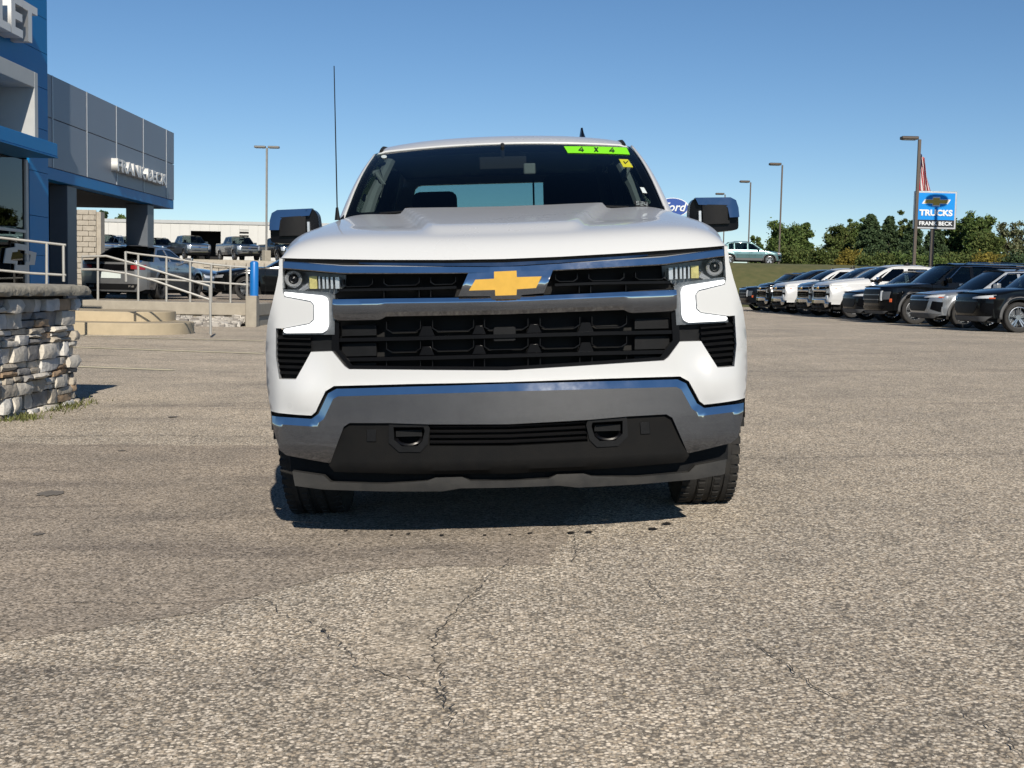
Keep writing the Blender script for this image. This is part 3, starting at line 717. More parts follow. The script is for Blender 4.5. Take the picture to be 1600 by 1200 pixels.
# --- cab
CB = 4.02
bl = T(537, 343, 1.56); tlp = T(587, 240, 2.27); tcp = T(789, 225, 2.20)
WBX, WBZ = -bl[0], bl[1]; WTX, WTZ = -tlp[0], tlp[1]; WCZ = tcp[1]
def wind(u, v, off=0.):                  # u: -1..1 across, v: 0 base .. 1 top
    a = abs(u); bx = u*WBX; tx = u*WTX
    bd = 1.40+.18*a*a; td = 2.20+.07*a*a; bz = lerp(WBZ+.0, WBZ, a*a); tz = lerp(WCZ, WTZ, a*a)
    bow_ = .035*math.sin(math.pi*v)
    n = Vector((0, -.57, .82))
    return Vector((lerp(bx, tx, v), lerp(bd, td, v), lerp(bz, tz, v))) + n*(bow_+off)
grid('windshield', lambda u, v: wind(2*u-1, v*1.02-.01), 30, 20, 'windshield_glass', PT, 40)
def wind_panel(name, poly, m, off=.002, parent=PT, th=.0015, s=.05): return panel(name, poly, lambda u, v: wind(u, v, off), m, parent, (0, th*.6, -th), s)
fr = [(-1.0, -.02), (1.0, -.02), (1.0, 1.01), (-1.0, 1.01)]
wind_panel('windshield_border', fr, 'black_gloss', -.004, s=.12).hide_render = False
bpy.data.objects.remove(bpy.data.objects['windshield_border'])
panel('windshield_border', [(-1.01, -.02), (1.01, -.02), (1.01, 1.015), (-1.01, 1.015)], lambda u, v: wind(u, v, -.006), 'black_gloss', PT, (0, .003, -.004), .1,
      holes=[rounded([(-.945, .08), (.945, .08), (.945, .965), (-.945, .965)], .05)])
# stickers on the glass
mat('sticker_green', (.24, .83, .012), .5, var=.03); mat('sticker_yellow', (.62, .58, .03), .5, var=.08); mat('sticker_white', (.62, .68, .66), .5, var=.05); mat('ink', (.01, .012, .01), .6, var=.05)
def wuv(px, py):                         # pixel -> (u, v) on the windshield
    best = None
    u, v = 0., .5
    for _ in range(40):
        p = TM @ wind(u, v); q = CR3.transposed() @ (p-Vector((0, 0, CAM_H))); X = 800-FPX*q.x/q.z; Y = 600+FPX*q.y/q.z
        u += (px-X)/260; v += (Y-py)/115
    return (u, v)
st = wind_panel('windshield_banner', [wuv(*p) for p in ((881, 229.5), (979, 231.5), (984, 242), (887, 239.5))], 'sticker_green', .004, s=.03)
def glyph(px, py, pts, sc, m, parent, off=.0075):
    for k, pl in enumerate(pts): wind_panel('sticker_mark', [wuv(px+x*sc, py+y*sc) for x, y in pl], m, off, parent, s=.05)
FOUR = [[(-3.6, 1.2), (.6, -3.2), (2.0, -3.2), (-1.6, .7), (3.8, .7), (3.8, 1.9), (-3.6, 1.9)], [(1.0, -1.2), (2.4, -1.2), (2.4, 3.3), (1.0, 3.3)]]
EX = [[(-3.2, -3.0), (-1.2, -3.0), (3.2, 3.0), (1.2, 3.0)], [(1.2, -3.0), (3.2, -3.0), (-1.2, 3.0), (-3.2, 3.0)]]
glyph(908, 234.8, FOUR, 1.15, 'ink', st); glyph(931.5, 235.3, EX, 1.1, 'ink', st); glyph(956, 236, FOUR, 1.15, 'ink', st)
st = wind_panel('windshield_tag', [wuv(*p) for p in ((967, 249.5), (981, 250), (989, 262), (973.5, 261.5))], 'sticker_yellow', .004, s=.03)
glyph(977.5, 255.5, [[(-4, -1.6), (-3, -2.6), (-.6, .8), (4, -3.2), (4.6, -2.4), (-.4, 2.6)]], .9, 'ink', st)
wind_panel('windshield_note', [wuv(*p) for p in ((1000, 293.5), (1006, 294), (1011, 302.5), (1004, 302))], 'sticker_white', .004, s=.03)
st = wind_panel('windshield_code', [wuv(*p) for p in ((990, 314), (1012, 316), (1014, 326), (994, 324))], 'interior_dark', .003, s=.03)
mat('chalk', (.22, .25, .25), .7, var=.1)
glyph(996.5, 319, [[(-2.4, -3), (2.4, -3), (2.4, -2), (-1.2, -2), (-1.2, -.5), (2.4, -.5), (2.4, 3), (-2.4, 3), (-2.4, 2), (1.2, 2), (1.2, .5), (-2.4, .5)]], 1, 'chalk', st)
glyph(1003, 320, [[(-2.4, -3), (2.4, -3), (2.4, .5), (-1.2, .5), (-1.2, 2), (2.4, 2), (2.4, 3), (-2.4, 3), (-2.4, -.5), (1.2, -.5), (1.2, -2), (-2.4, -2)]], 1, 'chalk', st)
glyph(1009, 321, [[(-2.4, -3), (-1.2, -3), (-1.2, 0), (1.2, 0), (1.2, -3), (2.4, -3), (2.4, 3), (1.2, 3), (1.2, 1), (-2.4, 1)]], 1, 'chalk', st)
wind_panel('windshield_dot', [wuv(600+4.5*math.cos(a), 245.5+2.4*math.sin(a)) for a in [R(30*k) for k in range(12)]], 'sticker_white', .004, s=.05)
# pillars, roof, side frames
for s_ in (-1, 1):
    def pil(u, v, s_=s_):
        a = wind(s_*(1.005+.0), lerp(-.06, 1.0, v)); out = Vector((s_*(.060-.034*v), .14, -.02-.012*v)); mid = Vector((s_*.006, -.012, .008))
        return a + out*u + mid*math.sin(math.pi*min(1, u*1.2))
    grid('windshield_pillar', pil, 8, 20, 'paint_white', PT, 45, -.01*s_)
    def gx(d, z): return s_*lerp(.965, .715, (z-1.25)/.56) 
    gs = lambda d, z: (s_*(lerp(.930, .712, max(0, (z-1.25)/.56))), d, z)
    fo = [(1.70, 1.255), (2.36, 1.78), (2.55, 1.815), (3.70, 1.82), (3.93, 1.72), (4.02, 1.255)]
    w1 = rounded([(1.80, 1.30), (2.37, 1.735), (2.76, 1.75), (2.76, 1.30)], .03); w2 = rounded([(2.90, 1.30), (2.90, 1.75), (3.60, 1.75), (3.76, 1.30)], .03)
    panel('cab_side', fo, gs, 'paint_white', PT, (-s_*.04, 0, 0), .06, holes=[w1, w2], bev=.006)
    for w in (w1, w2): panel('side_window', w, lambda d, z: (s_*(lerp(.930, .712, max(0, (z-1.25)/.56))-.018), d, z), 'privacy_glass', PT, (-s_*.004, 0, 0), .1)
def roof(u, v):
    s = 2*u-1; x = s*.728; d0 = 2.20+.06*s*s; d = lerp(d0, CB-.06, v**1.5); e = d-d0
    zf = lerp(WCZ+.006, WTZ+.004, s*s)
    z = zf + .100*(1-math.exp(-e/.22))*(1-.35*s**4) - .05*sstep(.75, 1, v)
    if abs(s) > .93: z -= .03*((abs(s)-.93)/.07)
    return (x, d, z)
grid('roof', roof, 40, 30, 'paint_white', PT, 40, .012)
for s_ in (-1, 1): MB().tube([Vector(roof(.5+.465*s_, v))+Vector((0, 0, .001)) for v in (0, .05, .1, .2, .4, .6, .8, .95)], .010, 6).build('roof_moulding', 'shut_black', PT)
# back of the cab with its window
rb = lambda x, z: (x, CB-.08*(z-1.25)/.6, z)
rw = rounded([(-.68, 1.29), (.68, 1.29), (.62, 1.735), (-.62, 1.735)], .05)
panel('cab_back', [(-.955, .6), (.955, .6), (.955, 1.25), (.74, 1.80), (.5, 1.845), (-.5, 1.845), (-.74, 1.80), (-.955, 1.25)], rb, 'paint_white', PT, (0, -.05, 0), .1, holes=[rw])
panel('rear_window', rw, lambda x, z: (x, CB-.03-.08*(z-1.25)/.6, z), 'rear_glass', PT, (0, .004, 0), .12)
for x in (.20, .31): MB().box((x-.006, CB-.12, 1.28), (x+.006, CB-.06, 1.745)).build('window_divider', 'black_plastic', PT)
# cowl, wipers
panel('cowl', [(-.86, 0), (.86, 0), (.86, 1), (-.86, 1)], lambda x, v: (x, lerp(1.40, 1.60, v)+.13*(abs(x)/.86)**2, lerp(1.325, WBZ+.02, v)-.045*(abs(x)/.86)**2), 'black_plastic', PT, (0, 0, -.03), .12)
for x0, x1 in ((.62, .05), (-.10, -.62)):
    MB().tube([(x0, 1.50, WBZ+.015), ((x0+x1)/2, 1.47, WBZ+.03), (x1, 1.46+.12*abs(x1), WBZ+.02)], .009, 6).build('wiper', 'black_plastic', PT)
for s_ in (-1, 1):
    MB().add([(s_*.80, 1.52, 1.325), (s_*.90, 1.62, 1.315), (s_*.81, 1.60, 1.40), (s_*.80, 1.60, 1.30), (s_*.90, 1.70, 1.30), (s_*.81, 1.70, 1.40)],
             [(0, 1, 2), (3, 5, 4), (0, 3, 4, 1), (1, 4, 5, 2), (2, 5, 3, 0)]).build('pillar_trim', 'black_plastic', PT)
# antennas
b0 = T(527, 334, 1.30); b1 = T(522, 103, 1.34)
MB().tube([(b0[0], 1.30, b0[1]-.03), (b0[0], 1.30, b0[1]+.03)], [.014, .006], 8).tube([(b0[0], 1.30, b0[1]), (b1[0], 1.34, b1[1])], [.0034, .0024], 6).build('whip_antenna', 'black_plastic', PT)
f0 = T(911, 208, 2.9); mb = MB(); vs = []
for k in range(7):
    t = k/6; h = .085*math.sin(min(1, t*1.05)*math.pi*.5)**1.5 if t < .99 else .06; w = .036*(1-.55*t)
for i, (y, h, w) in enumerate(((0, .012, .02), (.05, .035, .034), (.11, .075, .030), (.16, .105, .022), (.20, .10, .022), (.215, .02, .03))):
    vs += [(f0[0]-w, 2.85+y, 1.878), (f0[0]-w*.7, 2.85+y, 1.878+h*.45), (f0[0]-.006, 2.85+y, 1.878+h), (f0[0]+.006, 2.85+y, 1.878+h), (f0[0]+w*.7, 2.85+y, 1.878+h*.45), (f0[0]+w, 2.85+y, 1.878)]
mb.add(vs, [(i*6+j, i*6+j+1, (i+1)*6+j+1, (i+1)*6+j) for i in range(5) for j in range(5)] + [tuple(range(6)), tuple(30+j for j in range(6))])
mb.build('roof_antenna', 'black_gloss', PT, 50)
# interior
MB().box((-.86, 1.62, 1.0), (.86, 2.02, 1.20)).build('dashboard', 'interior_dark', PT)
MB().box((-.84, 1.9, .60), (.84, 3.96, .72)).build('cab_floor', 'interior_dark', PT)
panel('headliner', [(-.68, 2.3), (.68, 2.3), (.68, 3.9), (-.68, 3.9)], lambda x, d: (x, d, 1.79+.02*sstep(2.3, 2.6, d)-.02*abs(x)), 'interior_dark', PT, (0, 0, -.02), .2)
for cx, d, nm in ((-.42, 2.72, 'seat'), (.42, 2.72, 'seat'), (-.45, 3.72, 'rear_seat'), (.45, 3.72, 'rear_seat'), (0, 3.72, 'rear_seat')):
    w = .27 if nm == 'seat' else .20
    st = bevel(MB().box((cx-w, d, .75), (cx+w, d+.14, 1.40 if nm == 'seat' else 1.34)).box((cx-w, d-.5, .72), (cx+w, d, .92)).build(nm, 'interior_dark', PT), .04)
    if cx: bevel(MB().box((cx-.135-(.05 if nm == 'seat' and cx > 0 else 0), d+.03, 1.40), (cx+.135+(.2 if nm == 'seat' and cx > 0 else 0), d+.12, (1.68 if cx > 0 else 1.60) if nm == 'seat' else 1.51)).build('headrest', 'interior_dark', st), .045, 3)
mb = MB(); mb.lathe([(.18+.016*math.cos(a), .016*math.sin(a)) for a in [R(60*k) for k in range(6)]], 28, 'z', closed=True); mb.box((-.17, -.02, -.02), (.17, .02, .01)); mb.box((-.05, -.06, -.03), (.05, .05, .02))
sw = mb.build('steering_wheel', 'interior_grey', PT); sw.location = (.42, 2.12, 1.18); sw.rotation_euler = (R(62), 0, 0)
rvm = T(828, 264, 2.1); bevel(MB().box((rvm[0]-.035, 2.08, rvm[1]-.03), (rvm[0]+.03, 2.11, rvm[1]+.03)).build('sensor_pod', 'interior_grey', PT), .008)
bevel(MB().box((-.13, 2.16, 1.66), (.13, 2.18, 1.73)).tube([(0, 2.17, 1.72), (0, 2.14, 1.80)], .012, 6).build('rear_view_mirror', 'interior_dark', PT), .012)
for s_ in (-1, 1):
    q = [Vector((s_*.74, 1.72, 1.32)), Vector((s_*.70, 1.98, 1.52)), Vector((s_*.63, 2.3, 1.74))]
    MB().tube(q, [.035, .032, .03], 8).build('pillar_lining', 'interior_grey', PT)
    g = [T(*p, 2.05) for p in ((567, 308), (583, 314), (590, 306), (597, 288), (590, 268), (583, 272))]
    MB().tube([(-s_*x, 2.05, z) for x, z in g], .02, 8).build('grab_handle', 'interior_grey', PT)
    MB().tube([(s_*.72, 2.75, 1.15), (s_*.70, 2.75, 1.45), (s_*.64, 2.72, 1.72)], .03, 8).build('door_pillar_lining', 'interior_grey', PT)
MB().tube([(.56, 2.68, 1.70), (.60, 2.60, 1.45), (.63, 2.5, 1.2)], [.022, .03, .026], 6).build('seat_belt', 'interior_grey', PT)
bake()
# ------------------------------------------------------------------ other vehicles
def copy_tree(o, parent=None, skip=(), swap=None, memo=None):
    c = o.copy(); COL.objects.link(c); c.parent = parent
    if o.type == 'MESH' and swap and o.data.materials and o.data.materials[0].name in swap:
        c.material_slots[0].link = 'OBJECT'; c.material_slots[0].material = MATS[swap[o.data.materials[0].name]]
    for ch in o.children:
        if ch.name.split('.')[0] in skip: continue
        copy_tree(ch, c, skip, swap)
    return c
def put(o, x, y, th, z=None):            # th: turn of a vehicle that faces -Y
    o.matrix_world = Matrix.Translation((x, y, gz(x, y) if z is None else z)) @ Matrix.Rotation(th, 4, 'Z'); return o
def sym_poly(pts):                        # half outline whose two x = 0 points mark the centre line
    i = next(k for k, p in enumerate(pts) if p[0] == 0); A, B = pts[:i], pts[i+2:]; mir = lambda q: [(-x, z) for x, z in q[::-1]]
    return A + [pts[i]] + mir(A) + mir(B) + [pts[i+1]] + B
def vehicle(name, label, sp, paint, cat='car', group=None):
    root = empty(name); tag(root, label, cat, group)
    hw, L, H = sp['hw'], sp['L'], sp['H']; r = sp['r']; yf, yr = sp['yf'], sp['yr']; sill = sp.get('sill', .32); nose = sp.get('nose', .40); tail = sp.get('tail', .28)
    hz0, hz1, yc = sp['hz0'], sp['hz1'], sp['yc']; belt = sp['belt']; dz = sp.get('deck', belt); y_rt, y_re, y_rb = sp['roof']; yd = sp.get('ydeck', y_rb)
    bed = sp.get('bed')
    def F(x): a = min(1, abs(x)/hw); return nose*(.22*a*a + .78*max(0, (a-.55)/.45)**2.3)
    def G(x): a = min(1, abs(x)/hw); return L - tail*(.2*a*a + .8*max(0, (a-.6)/.4)**2.3)
    XE = .94*hw; y0 = F(XE); y1 = G(XE)
    def ztop(y):
        if y < yc: return lerp(hz0-.05, hz1-.03, sstep(y0, yc, y)**.8)
        if bed and y > bed[0]: return bed[1]
        if y <= y_rb: return lerp(hz1-.03, belt, sstep(yc, yc+.5, y))
        return lerp(belt, dz-.03, sstep(y_rb, L, y))
    def arch(y):
        z = sill
        for c in (yf, yr):
            if abs(y-c) < r+.07: z = max(z, r+math.sqrt((r+.07)**2-(y-c)**2)*.98)
        return z
    def plan(y):
        if y < nose: lo, hi = 0, hw
        else: lo, hi = hw, hw
        if y < nose:
            for _ in range(24):
                mid = (lo+hi)/2
                if F(mid) < y: lo = mid
                else: hi = mid
            return lo
        if y > L-tail:
            lo, hi = 0, hw
            for _ in range(24):
                mid = (lo+hi)/2
                if G(mid) > y: lo = mid
                else: hi = mid
            return lo
        return hw
    def spt(s_, y, v):
        zt = ztop(y); zb = min(arch(y), zt-.04); z = lerp(zt, zb, v); h = (z-sill)/(belt-sill)
        x = plan(y)*sinterp([(0, .96), (.3, .985), (.62, 1.0), (.85, .985), (1.05, .955)], h)
        for c in (yf, yr): x += .022*sstep(r+.20, r+.08, math.hypot(y-c, z-r))
        return (s_*x, y, z)
    for s_ in (-1, 1):
        cuts = [(y0, yc+.02, 'fender'), (yc+.03, sp['b1'], 'door'), (sp['b1']+.01, sp['b2'], 'door'), (sp['b2']+.01, y1, 'bed_side' if bed else 'rear_fender')]
        for a, b, nm in cuts:
            g = grid(nm, lambda u, v: spt(s_, lerp(a, b, u), v), max(10, int((b-a)/.05)), 14, paint, root, 50)
            if nm == 'door': MB().box((s_*hw*.985-.02, b-.24, belt-.16), (s_*hw*.985+.02, b-.05, belt-.125)).build('door_handle', sp.get('handle', paint), g)
        if sp.get('clad'):
            for c in (yf, yr):
                mb = MB(); n = 22; P = []
                for k in range(n+1):
                    a = math.pi*(k/n*1.08-.04)
                    for rr_, xx in ((r+.065, .012), (r+.135, .016)): P.append((s_*(hw*.992+xx), c+math.cos(a)*rr_, r+math.sin(a)*rr_*.98))
                mb.add(P, [(2*k, 2*k+1, 2*k+3, 2*k+2) for k in range(n)]); o = mb.build('arch_cladding', 'clad_grey', root)
                sd = o.modifiers.new('s', 'SOLIDIFY'); sd.thickness = .02; sd.offset = 0
            MB().box((s_*hw*.965-.02, yf+r+.05, sill-.02), (s_*hw*.965+.02, yr-r-.05, sill+.14)).build('sill_cladding', 'clad_grey', root)
        for c in (yf, yr):
            wheel('wheel', r, .24, root, s_*(hw-.125), c, r-.004, s_, sp.get('rim', 'rim_alloy'), sp.get('spokes', 5), False, .70)
            mb = MB(); n = 16
            for k in range(n):
                a0, a1 = math.pi*k/n, math.pi*(k+1)/n
                mb.add([(s_*X*hw, c+math.cos(a)*(r+.068), r+math.sin(a)*(r+.068)*.98) for a in (a0, a1) for X in (.97, .55)], [(0, 1, 3, 2)])
            mb.build('wheel_liner', 'shut_black', root)
    MB().box((-hw*.8, nose*.6, sill-.10), (hw*.8, L-tail, sill+.12)).box((-hw*.6, nose*.8, sill), (hw*.6, L-tail*1.5, belt-.15)).build('underbody', 'shut_black', root)
    # hood
    def hood(u, v):
        s = 2*u-1; x = s*XE; d0 = F(x)+.01; e = v**1.4*(yc-d0); t = v**1.4
        zc = hz0 + (hz1-hz0)*(1-(1-t)**1.8); zs = ztop(d0+e); w = (1-abs(s)**4)**.6
        px_ = min(abs(x), plan(d0+e)*.955) if abs(s) > .97 else abs(x)
        return (math.copysign(lerp(abs(x), plan(d0+e)*.955, abs(s)**8), x), d0+e, lerp(zs, zc+.02*(1-s*s), w))
    grid('hood', hood, 36, 20, paint, root, 50)
    # nose and tail faces
    bot = sill-.06
    fo = [(-XE, bot+.06), (-XE*.8, bot), (XE*.8, bot), (XE, bot+.06), (XE, hz0-.05), (XE*.7, hz0-.015), (0, hz0), (-XE*.7, hz0-.015), (-XE, hz0-.05)]
    mid = (bot+hz0)/2
    fr_ = lambda off: (lambda x, z: (x, F(x)+off+.06*abs((z-mid)/(hz0-bot)*2)**3, z))
    panel('front_fascia', fo, fr_(0), paint, root, (0, .05, 0), .08)
    zr = dz if not bed else bed[1]
    ro = [(-XE, bot+.08), (-XE*.8, bot), (XE*.8, bot), (XE, bot+.08), (XE, zr-.03), (XE*.7, zr), (-XE*.7, zr), (-XE, zr-.03)]
    re_ = lambda off: (lambda x, z: (x, G(x)+off-.05*abs((z-(bot+zr)/2)/(zr-bot)*2)**3, z))
    panel('rear_fascia' if not bed else 'tailgate', ro, re_(0), paint, root, (0, -.05, 0), .08)
    for nm, pts, m, off in sp['front']:
        sym = all(x <= 0 for x, z in pts) and not any(x == 0 for x, z in pts)
        if sym: both(nm, pts, fr_(-off), m, root, back=(0, .03, 0), s=.07)
        else:
            full = sym_poly(pts); panel(nm, full, fr_(-off), m, root, (0, .03, 0), .07)
    for nm, pts, m, off in sp.get('rear', ()):
        sym = all(x <= 0 for x, z in pts) and not any(x == 0 for x, z in pts)
        if sym: both(nm, pts, re_(off), m, root, back=(0, -.03, 0), s=.07)
        else:
            full = sym_poly(pts); panel(nm, full, re_(off), m, root, (0, -.03, 0), .07)
    # greenhouse
    xb, xt = hw*.93, hw*sp.get('tumble', .70); zr0 = H-.07
    gx = lambda z: lerp(xb, xt, max(0, min(1.05, (z-belt)/(zr0-belt))))
    A0, A1, C1, C0 = yc+.12, y_rt+.06, y_re, y_rb
    fo = [(A0, belt-.01), (A1, zr0-.02), (lerp(A1, C1, .4), zr0+.015), (C1, zr0-.02), (C0, belt-.01)]
    wins = []; ws = sp['win']
    def top_at(y): return min(interp([(fo[0][0], belt), (fo[1][0], zr0-.02), (fo[2][0], zr0+.015), (fo[3][0], zr0-.02), (fo[4][0], belt)], y)-.055, zr0-.05)
    for a, b in ws:
        q = [(a, belt+.04)] + [(t, max(belt+.06, top_at(t))) for t in [lerp(a, b, k/8) for k in range(9)]] + [(b, belt+.04)]
        wins.append(q)
    for s_ in (-1, 1):
        panel('cabin_side', fo, lambda y, z: (s_*gx(z), y, z), paint if not sp.get('dark_pillars') else 'black_gloss', root, (-s_*.03, 0, 0), .09, holes=wins)
        for w in wins: panel('side_window', w, lambda y, z: (s_*(gx(z)-.012), y, z), 'car_glass', root, (-s_*.004, 0, 0), .15)
        if sp.get('trim'):
            MB().tube([(s_*(gx(belt+.03)+.006), ws[0][0], belt+.03), (s_*(gx(top_at(ws[0][0]+.45)+.02)+.008), ws[0][0]+.5, top_at(ws[0][0]+.5)+.02), (s_*(gx(zr0-.05)+.008), lerp(A1, C1, .3), zr0-.03), (s_*(gx(zr0-.05)+.008), C1-.1, zr0-.05)], .014, 6).build('window_trim', 'chrome', root)
        mx = s_*(hw+.09); bevel(MB().box((mx-.10, A0+.28, belt+.02), (mx+.10, A0+.40, belt+.17)).tube([(s_*hw*.92, A0+.34, belt+.03), (mx, A0+.34, belt+.06)], .03, 6).build('side_mirror', sp.get('mirror', paint), root), .03)
    def ws_(u, v): s = 2*u-1; return (s*lerp(xb*.96, xt*.98, v), lerp(yc-.02+.14*s*s, y_rt+.07*s*s, v), lerp(hz1-.0, zr0+.02-.03*s*s, v)+.03*math.sin(math.pi*v))
    grid('windshield', ws_, 16, 10, 'car_glass', root, 50)
    if bed:
        def rw_(u, v): s = 2*u-1; return (s*lerp(xb, xt, v), lerp(y_rb, y_re, v), lerp(belt-.3, zr0, v))
    else:
        def rw_(u, v): s = 2*u-1; return (s*lerp(xb*.95, xt*.97, v), lerp(yd-.0, y_re-.02, v)-.08*s*s, lerp(max(belt-.02, dz-.03), zr0+.0-.03*s*s, v)+.02*math.sin(math.pi*v))
    grid('rear_window', rw_, 12, 8, 'car_glass', root, 50)
    def rf(u, v): s = 2*u-1; x = s*xt*1.01; y = lerp(y_rt+.07*s*s-.02, y_re+.0, v); return (x, y, lerp(zr0+.02, H, math.sin(math.pi*min(1, .12+v*.8))**.5)-.05*s**4-.02*sstep(.8, 1, v))
    grid('roof', rf, 20, 16, sp.get('roofm', paint), root, 50)
    if sp.get('rails'):
        for s_ in (-1, 1): MB().tube([(s_*xt*.93, y_rt+.35, H-.04), (s_*xt*.93, y_rt+.5, H+.015), (s_*xt*.93, y_re-.4, H+.01), (s_*xt*.93, y_re-.25, H-.05)], .016, 6).build('roof_rail', sp.get('railm', 'black_gloss'), root)
    if not bed and yd < L-.25:           # boot lid
        def lid(u, v): s = 2*u-1; y = lerp(yd-.02, G(s*XE)-.01, v); return (s*min(XE, plan(y)*.955), y, lerp(max(belt-.02, dz-.03), zr, v**.6)-.03*s**4+.015*math.sin(math.pi*v))
        grid('boot_lid', lid, 18, 8, paint, root, 50)
    if bed:
        MB().box((-hw*.82, y_rb+.02, bed[1]-.5), (hw*.82, L-.1, bed[1]-.46)).build('bed_floor', 'black_plastic', root)
        for s_ in (-1, 1): MB().box((s_*hw*.86-.05, y_rb+.02, sill), (s_*hw*.86+.05, L-.12, bed[1]-.004)).build('bed_wall', paint, root)
    MB().box((-hw*.75, yc+.3, .45), (hw*.75, y_rb-.2, belt-.06)).build('cabin_floor', 'interior_dark', root)
    for cx in (-.38, .38): bevel(MB().box((cx-.22, yc+1.25, .6), (cx+.22, yc+1.4, belt+.12)).box((cx-.11, yc+1.28, belt+.12), (cx+.11, yc+1.38, belt+.30)).build('seat', 'interior_dark', root), .03)
    return root
mat('clad_grey', (.10, .10, .10), .65, var=.1); glass('car_glass', (.34, .40, .40), 1.5)
X_FRONT = [('upper_grille', [(-.62, .80), (0, .80), (0, .72), (-.58, .72)], 'black_gloss', .012), ('headlight', [(-.86, .86), (-.40, .80), (-.40, .765), (-.84, .78)], 'drl_small', .02),
           ('grille', [(-.60, .70), (0, .70), (0, .42), (-.42, .42), (-.52, .50)], 'black_plastic', .012), ('fog_recess', [(-.86, .66), (-.70, .68), (-.66, .48), (-.84, .40)], 'black_gloss', .012),
           ('lower_cladding', [(-.84, .36), (0, .36), (0, .24), (-.70, .24)], 'clad_grey', .02), ('turn_signal', [(-.87, .80), (-.80, .80), (-.80, .77), (-.87, .77)], 'amber', .024)]
mat('drl_small', (.6, .62, .63), .2, var=.05)
X_REAR = [('tail_light', [(-.84, .92), (-.50, .90), (-.50, .80), (-.84, .78)], 'red_lens', .015), ('lower_cladding', [(-.80, .50), (0, .50), (0, .26), (-.66, .26)], 'clad_grey', .015), ('number_plate', [(-.16, .74), (0, .74), (0, .62), (-.16, .62)], 'sticker_white', .02)]
SP_X = dict(hw=.905, L=4.45, H=1.64, r=.355, yf=.92, yr=3.55, hz0=.90, hz1=1.03, yc=1.22, belt=1.04, roof=(1.98, 3.95, 4.28), ydeck=4.30, b1=2.35, b2=3.20, win=[(1.62, 2.36), (2.44, 3.28), (3.36, 3.86)], clad=True, front=X_FRONT, rear=X_REAR, rails=True, tumble=.70, trim=True, deck=1.04, spokes=5)
SP_T = dict(SP_X, H=1.56, L=4.54, roof=(2.0, 4.0, 4.36), hz0=.86, hz1=.99, belt=1.0, ydeck=4.38, deck=1.0)
S_FRONT = [('grille', [(-.60, 1.0), (0, 1.0), (0, .58), (-.56, .58)], 'black_plastic', .012), ('grille_bar', [(-.60, 1.03), (0, 1.03), (0, .99), (-.60, .99)], 'chrome', .03), ('grille_bar', [(-.60, .84), (0, .84), (0, .81), (-.60, .81)], 'lamp_dark', .03),
           ('grille_bar', [(-.58, .70), (0, .70), (0, .67), (-.58, .67)], 'lamp_dark', .03), ('headlight', [(-.90, .92), (-.68, .92), (-.68, .68), (-.88, .70)], 'lamp_dark', .015), ('running_light', [(-.72, .94), (-.675, .94), (-.675, .66), (-.72, .66)], 'drl_small', .025),
           ('bumper_trim', [(-.80, .50), (0, .50), (0, .40), (-.70, .40)], 'black_gloss', .02), ('lower_cladding', [(-.86, .36), (0, .36), (0, .27), (-.7, .27)], 'clad_grey', .02), ('turn_signal', [(-.93, .72), (-.90, .72), (-.90, .62), (-.93, .62)], 'amber', .02)]
SP_S = dict(hw=1.0, L=5.2, H=1.80, r=.40, yf=.98, yr=4.05, hz0=1.06, hz1=1.18, yc=1.42, belt=1.18, roof=(2.15, 4.75, 5.05), ydeck=5.05, b1=2.60, b2=3.65, win=[(1.86, 2.62), (2.72, 3.70), (3.80, 4.62)], clad=True, front=S_FRONT, rear=X_REAR, rails=True, tumble=.74, trim=True, deck=1.16, sill=.38, railm='chrome')
C_FRONT = [('grille', [(-.55, .68), (0, .68), (0, .46), (-.45, .46)], 'black_plastic', .012), ('headlight', [(-.86, .72), (-.58, .68), (-.58, .62), (-.84, .63)], 'lamp_silver', .015), ('splitter', [(-.80, .30), (0, .30), (0, .22), (-.7, .22)], 'black_plastic', .02)]
C_REAR = [('rear_panel', [(-.66, .90), (0, .90), (0, .74), (-.60, .74)], 'black_gloss', .012), ('tail_light', [(-.86, .90), (-.52, .88), (-.52, .78), (-.84, .77)], 'red_lens', .02), ('boot_lip', [(-.78, 1.005), (0, 1.01), (0, .965), (-.76, .96)], 'chrome', .02), ('number_plate', [(-.26, .70), (0, .70), (0, .54), (-.26, .54)], 'sticker_white', .02),
          ('diffuser', [(-.70, .40), (0, .40), (0, .25), (-.6, .25)], 'black_plastic', .015), ('exhaust', [(-.60, .36), (-.46, .36), (-.46, .30), (-.60, .30)], 'chrome', .03)]
SP_C = dict(hw=.93, L=4.85, H=1.42, r=.345, yf=.95, yr=3.72, hz0=.78, hz1=.96, yc=1.45, belt=.98, roof=(2.25, 3.35, 4.15), ydeck=4.15, b1=2.75, b2=3.45, win=[(1.98, 2.78), (2.86, 3.62)], front=C_FRONT, rear=C_REAR, tumble=.64, deck=1.01, sill=.26, rim='rim_dark')
F_FRONT = [('grille', [(-.62, 1.12), (0, 1.12), (0, .78), (-.60, .78)], 'lamp_dark', .015), ('grille_bar', [(-.64, 1.00), (0, 1.00), (0, .93), (-.64, .93)], 'chrome', .035), ('grille_frame', [(-.66, 1.16), (0, 1.16), (0, 1.12), (-.66, 1.12)], 'chrome', .03), ('headlight', [(-.94, 1.12), (-.68, 1.12), (-.68, .80), (-.92, .84)], 'lamp_silver', .018),
           ('chrome_bumper', [(-.95, .74), (0, .74), (0, .56), (-.90, .54)], 'chrome', .045), ('lower_fascia', [(-.88, .54), (0, .55), (0, .36), (-.80, .38)], 'black_plastic', .02), ('emblem', [(-.10, .985), (0, 1.0), (0, .93), (-.10, .945)], 'oval_blue', .045)]
mat('oval_blue', (.008, .035, .16), .25, coat=.6, var=.05)
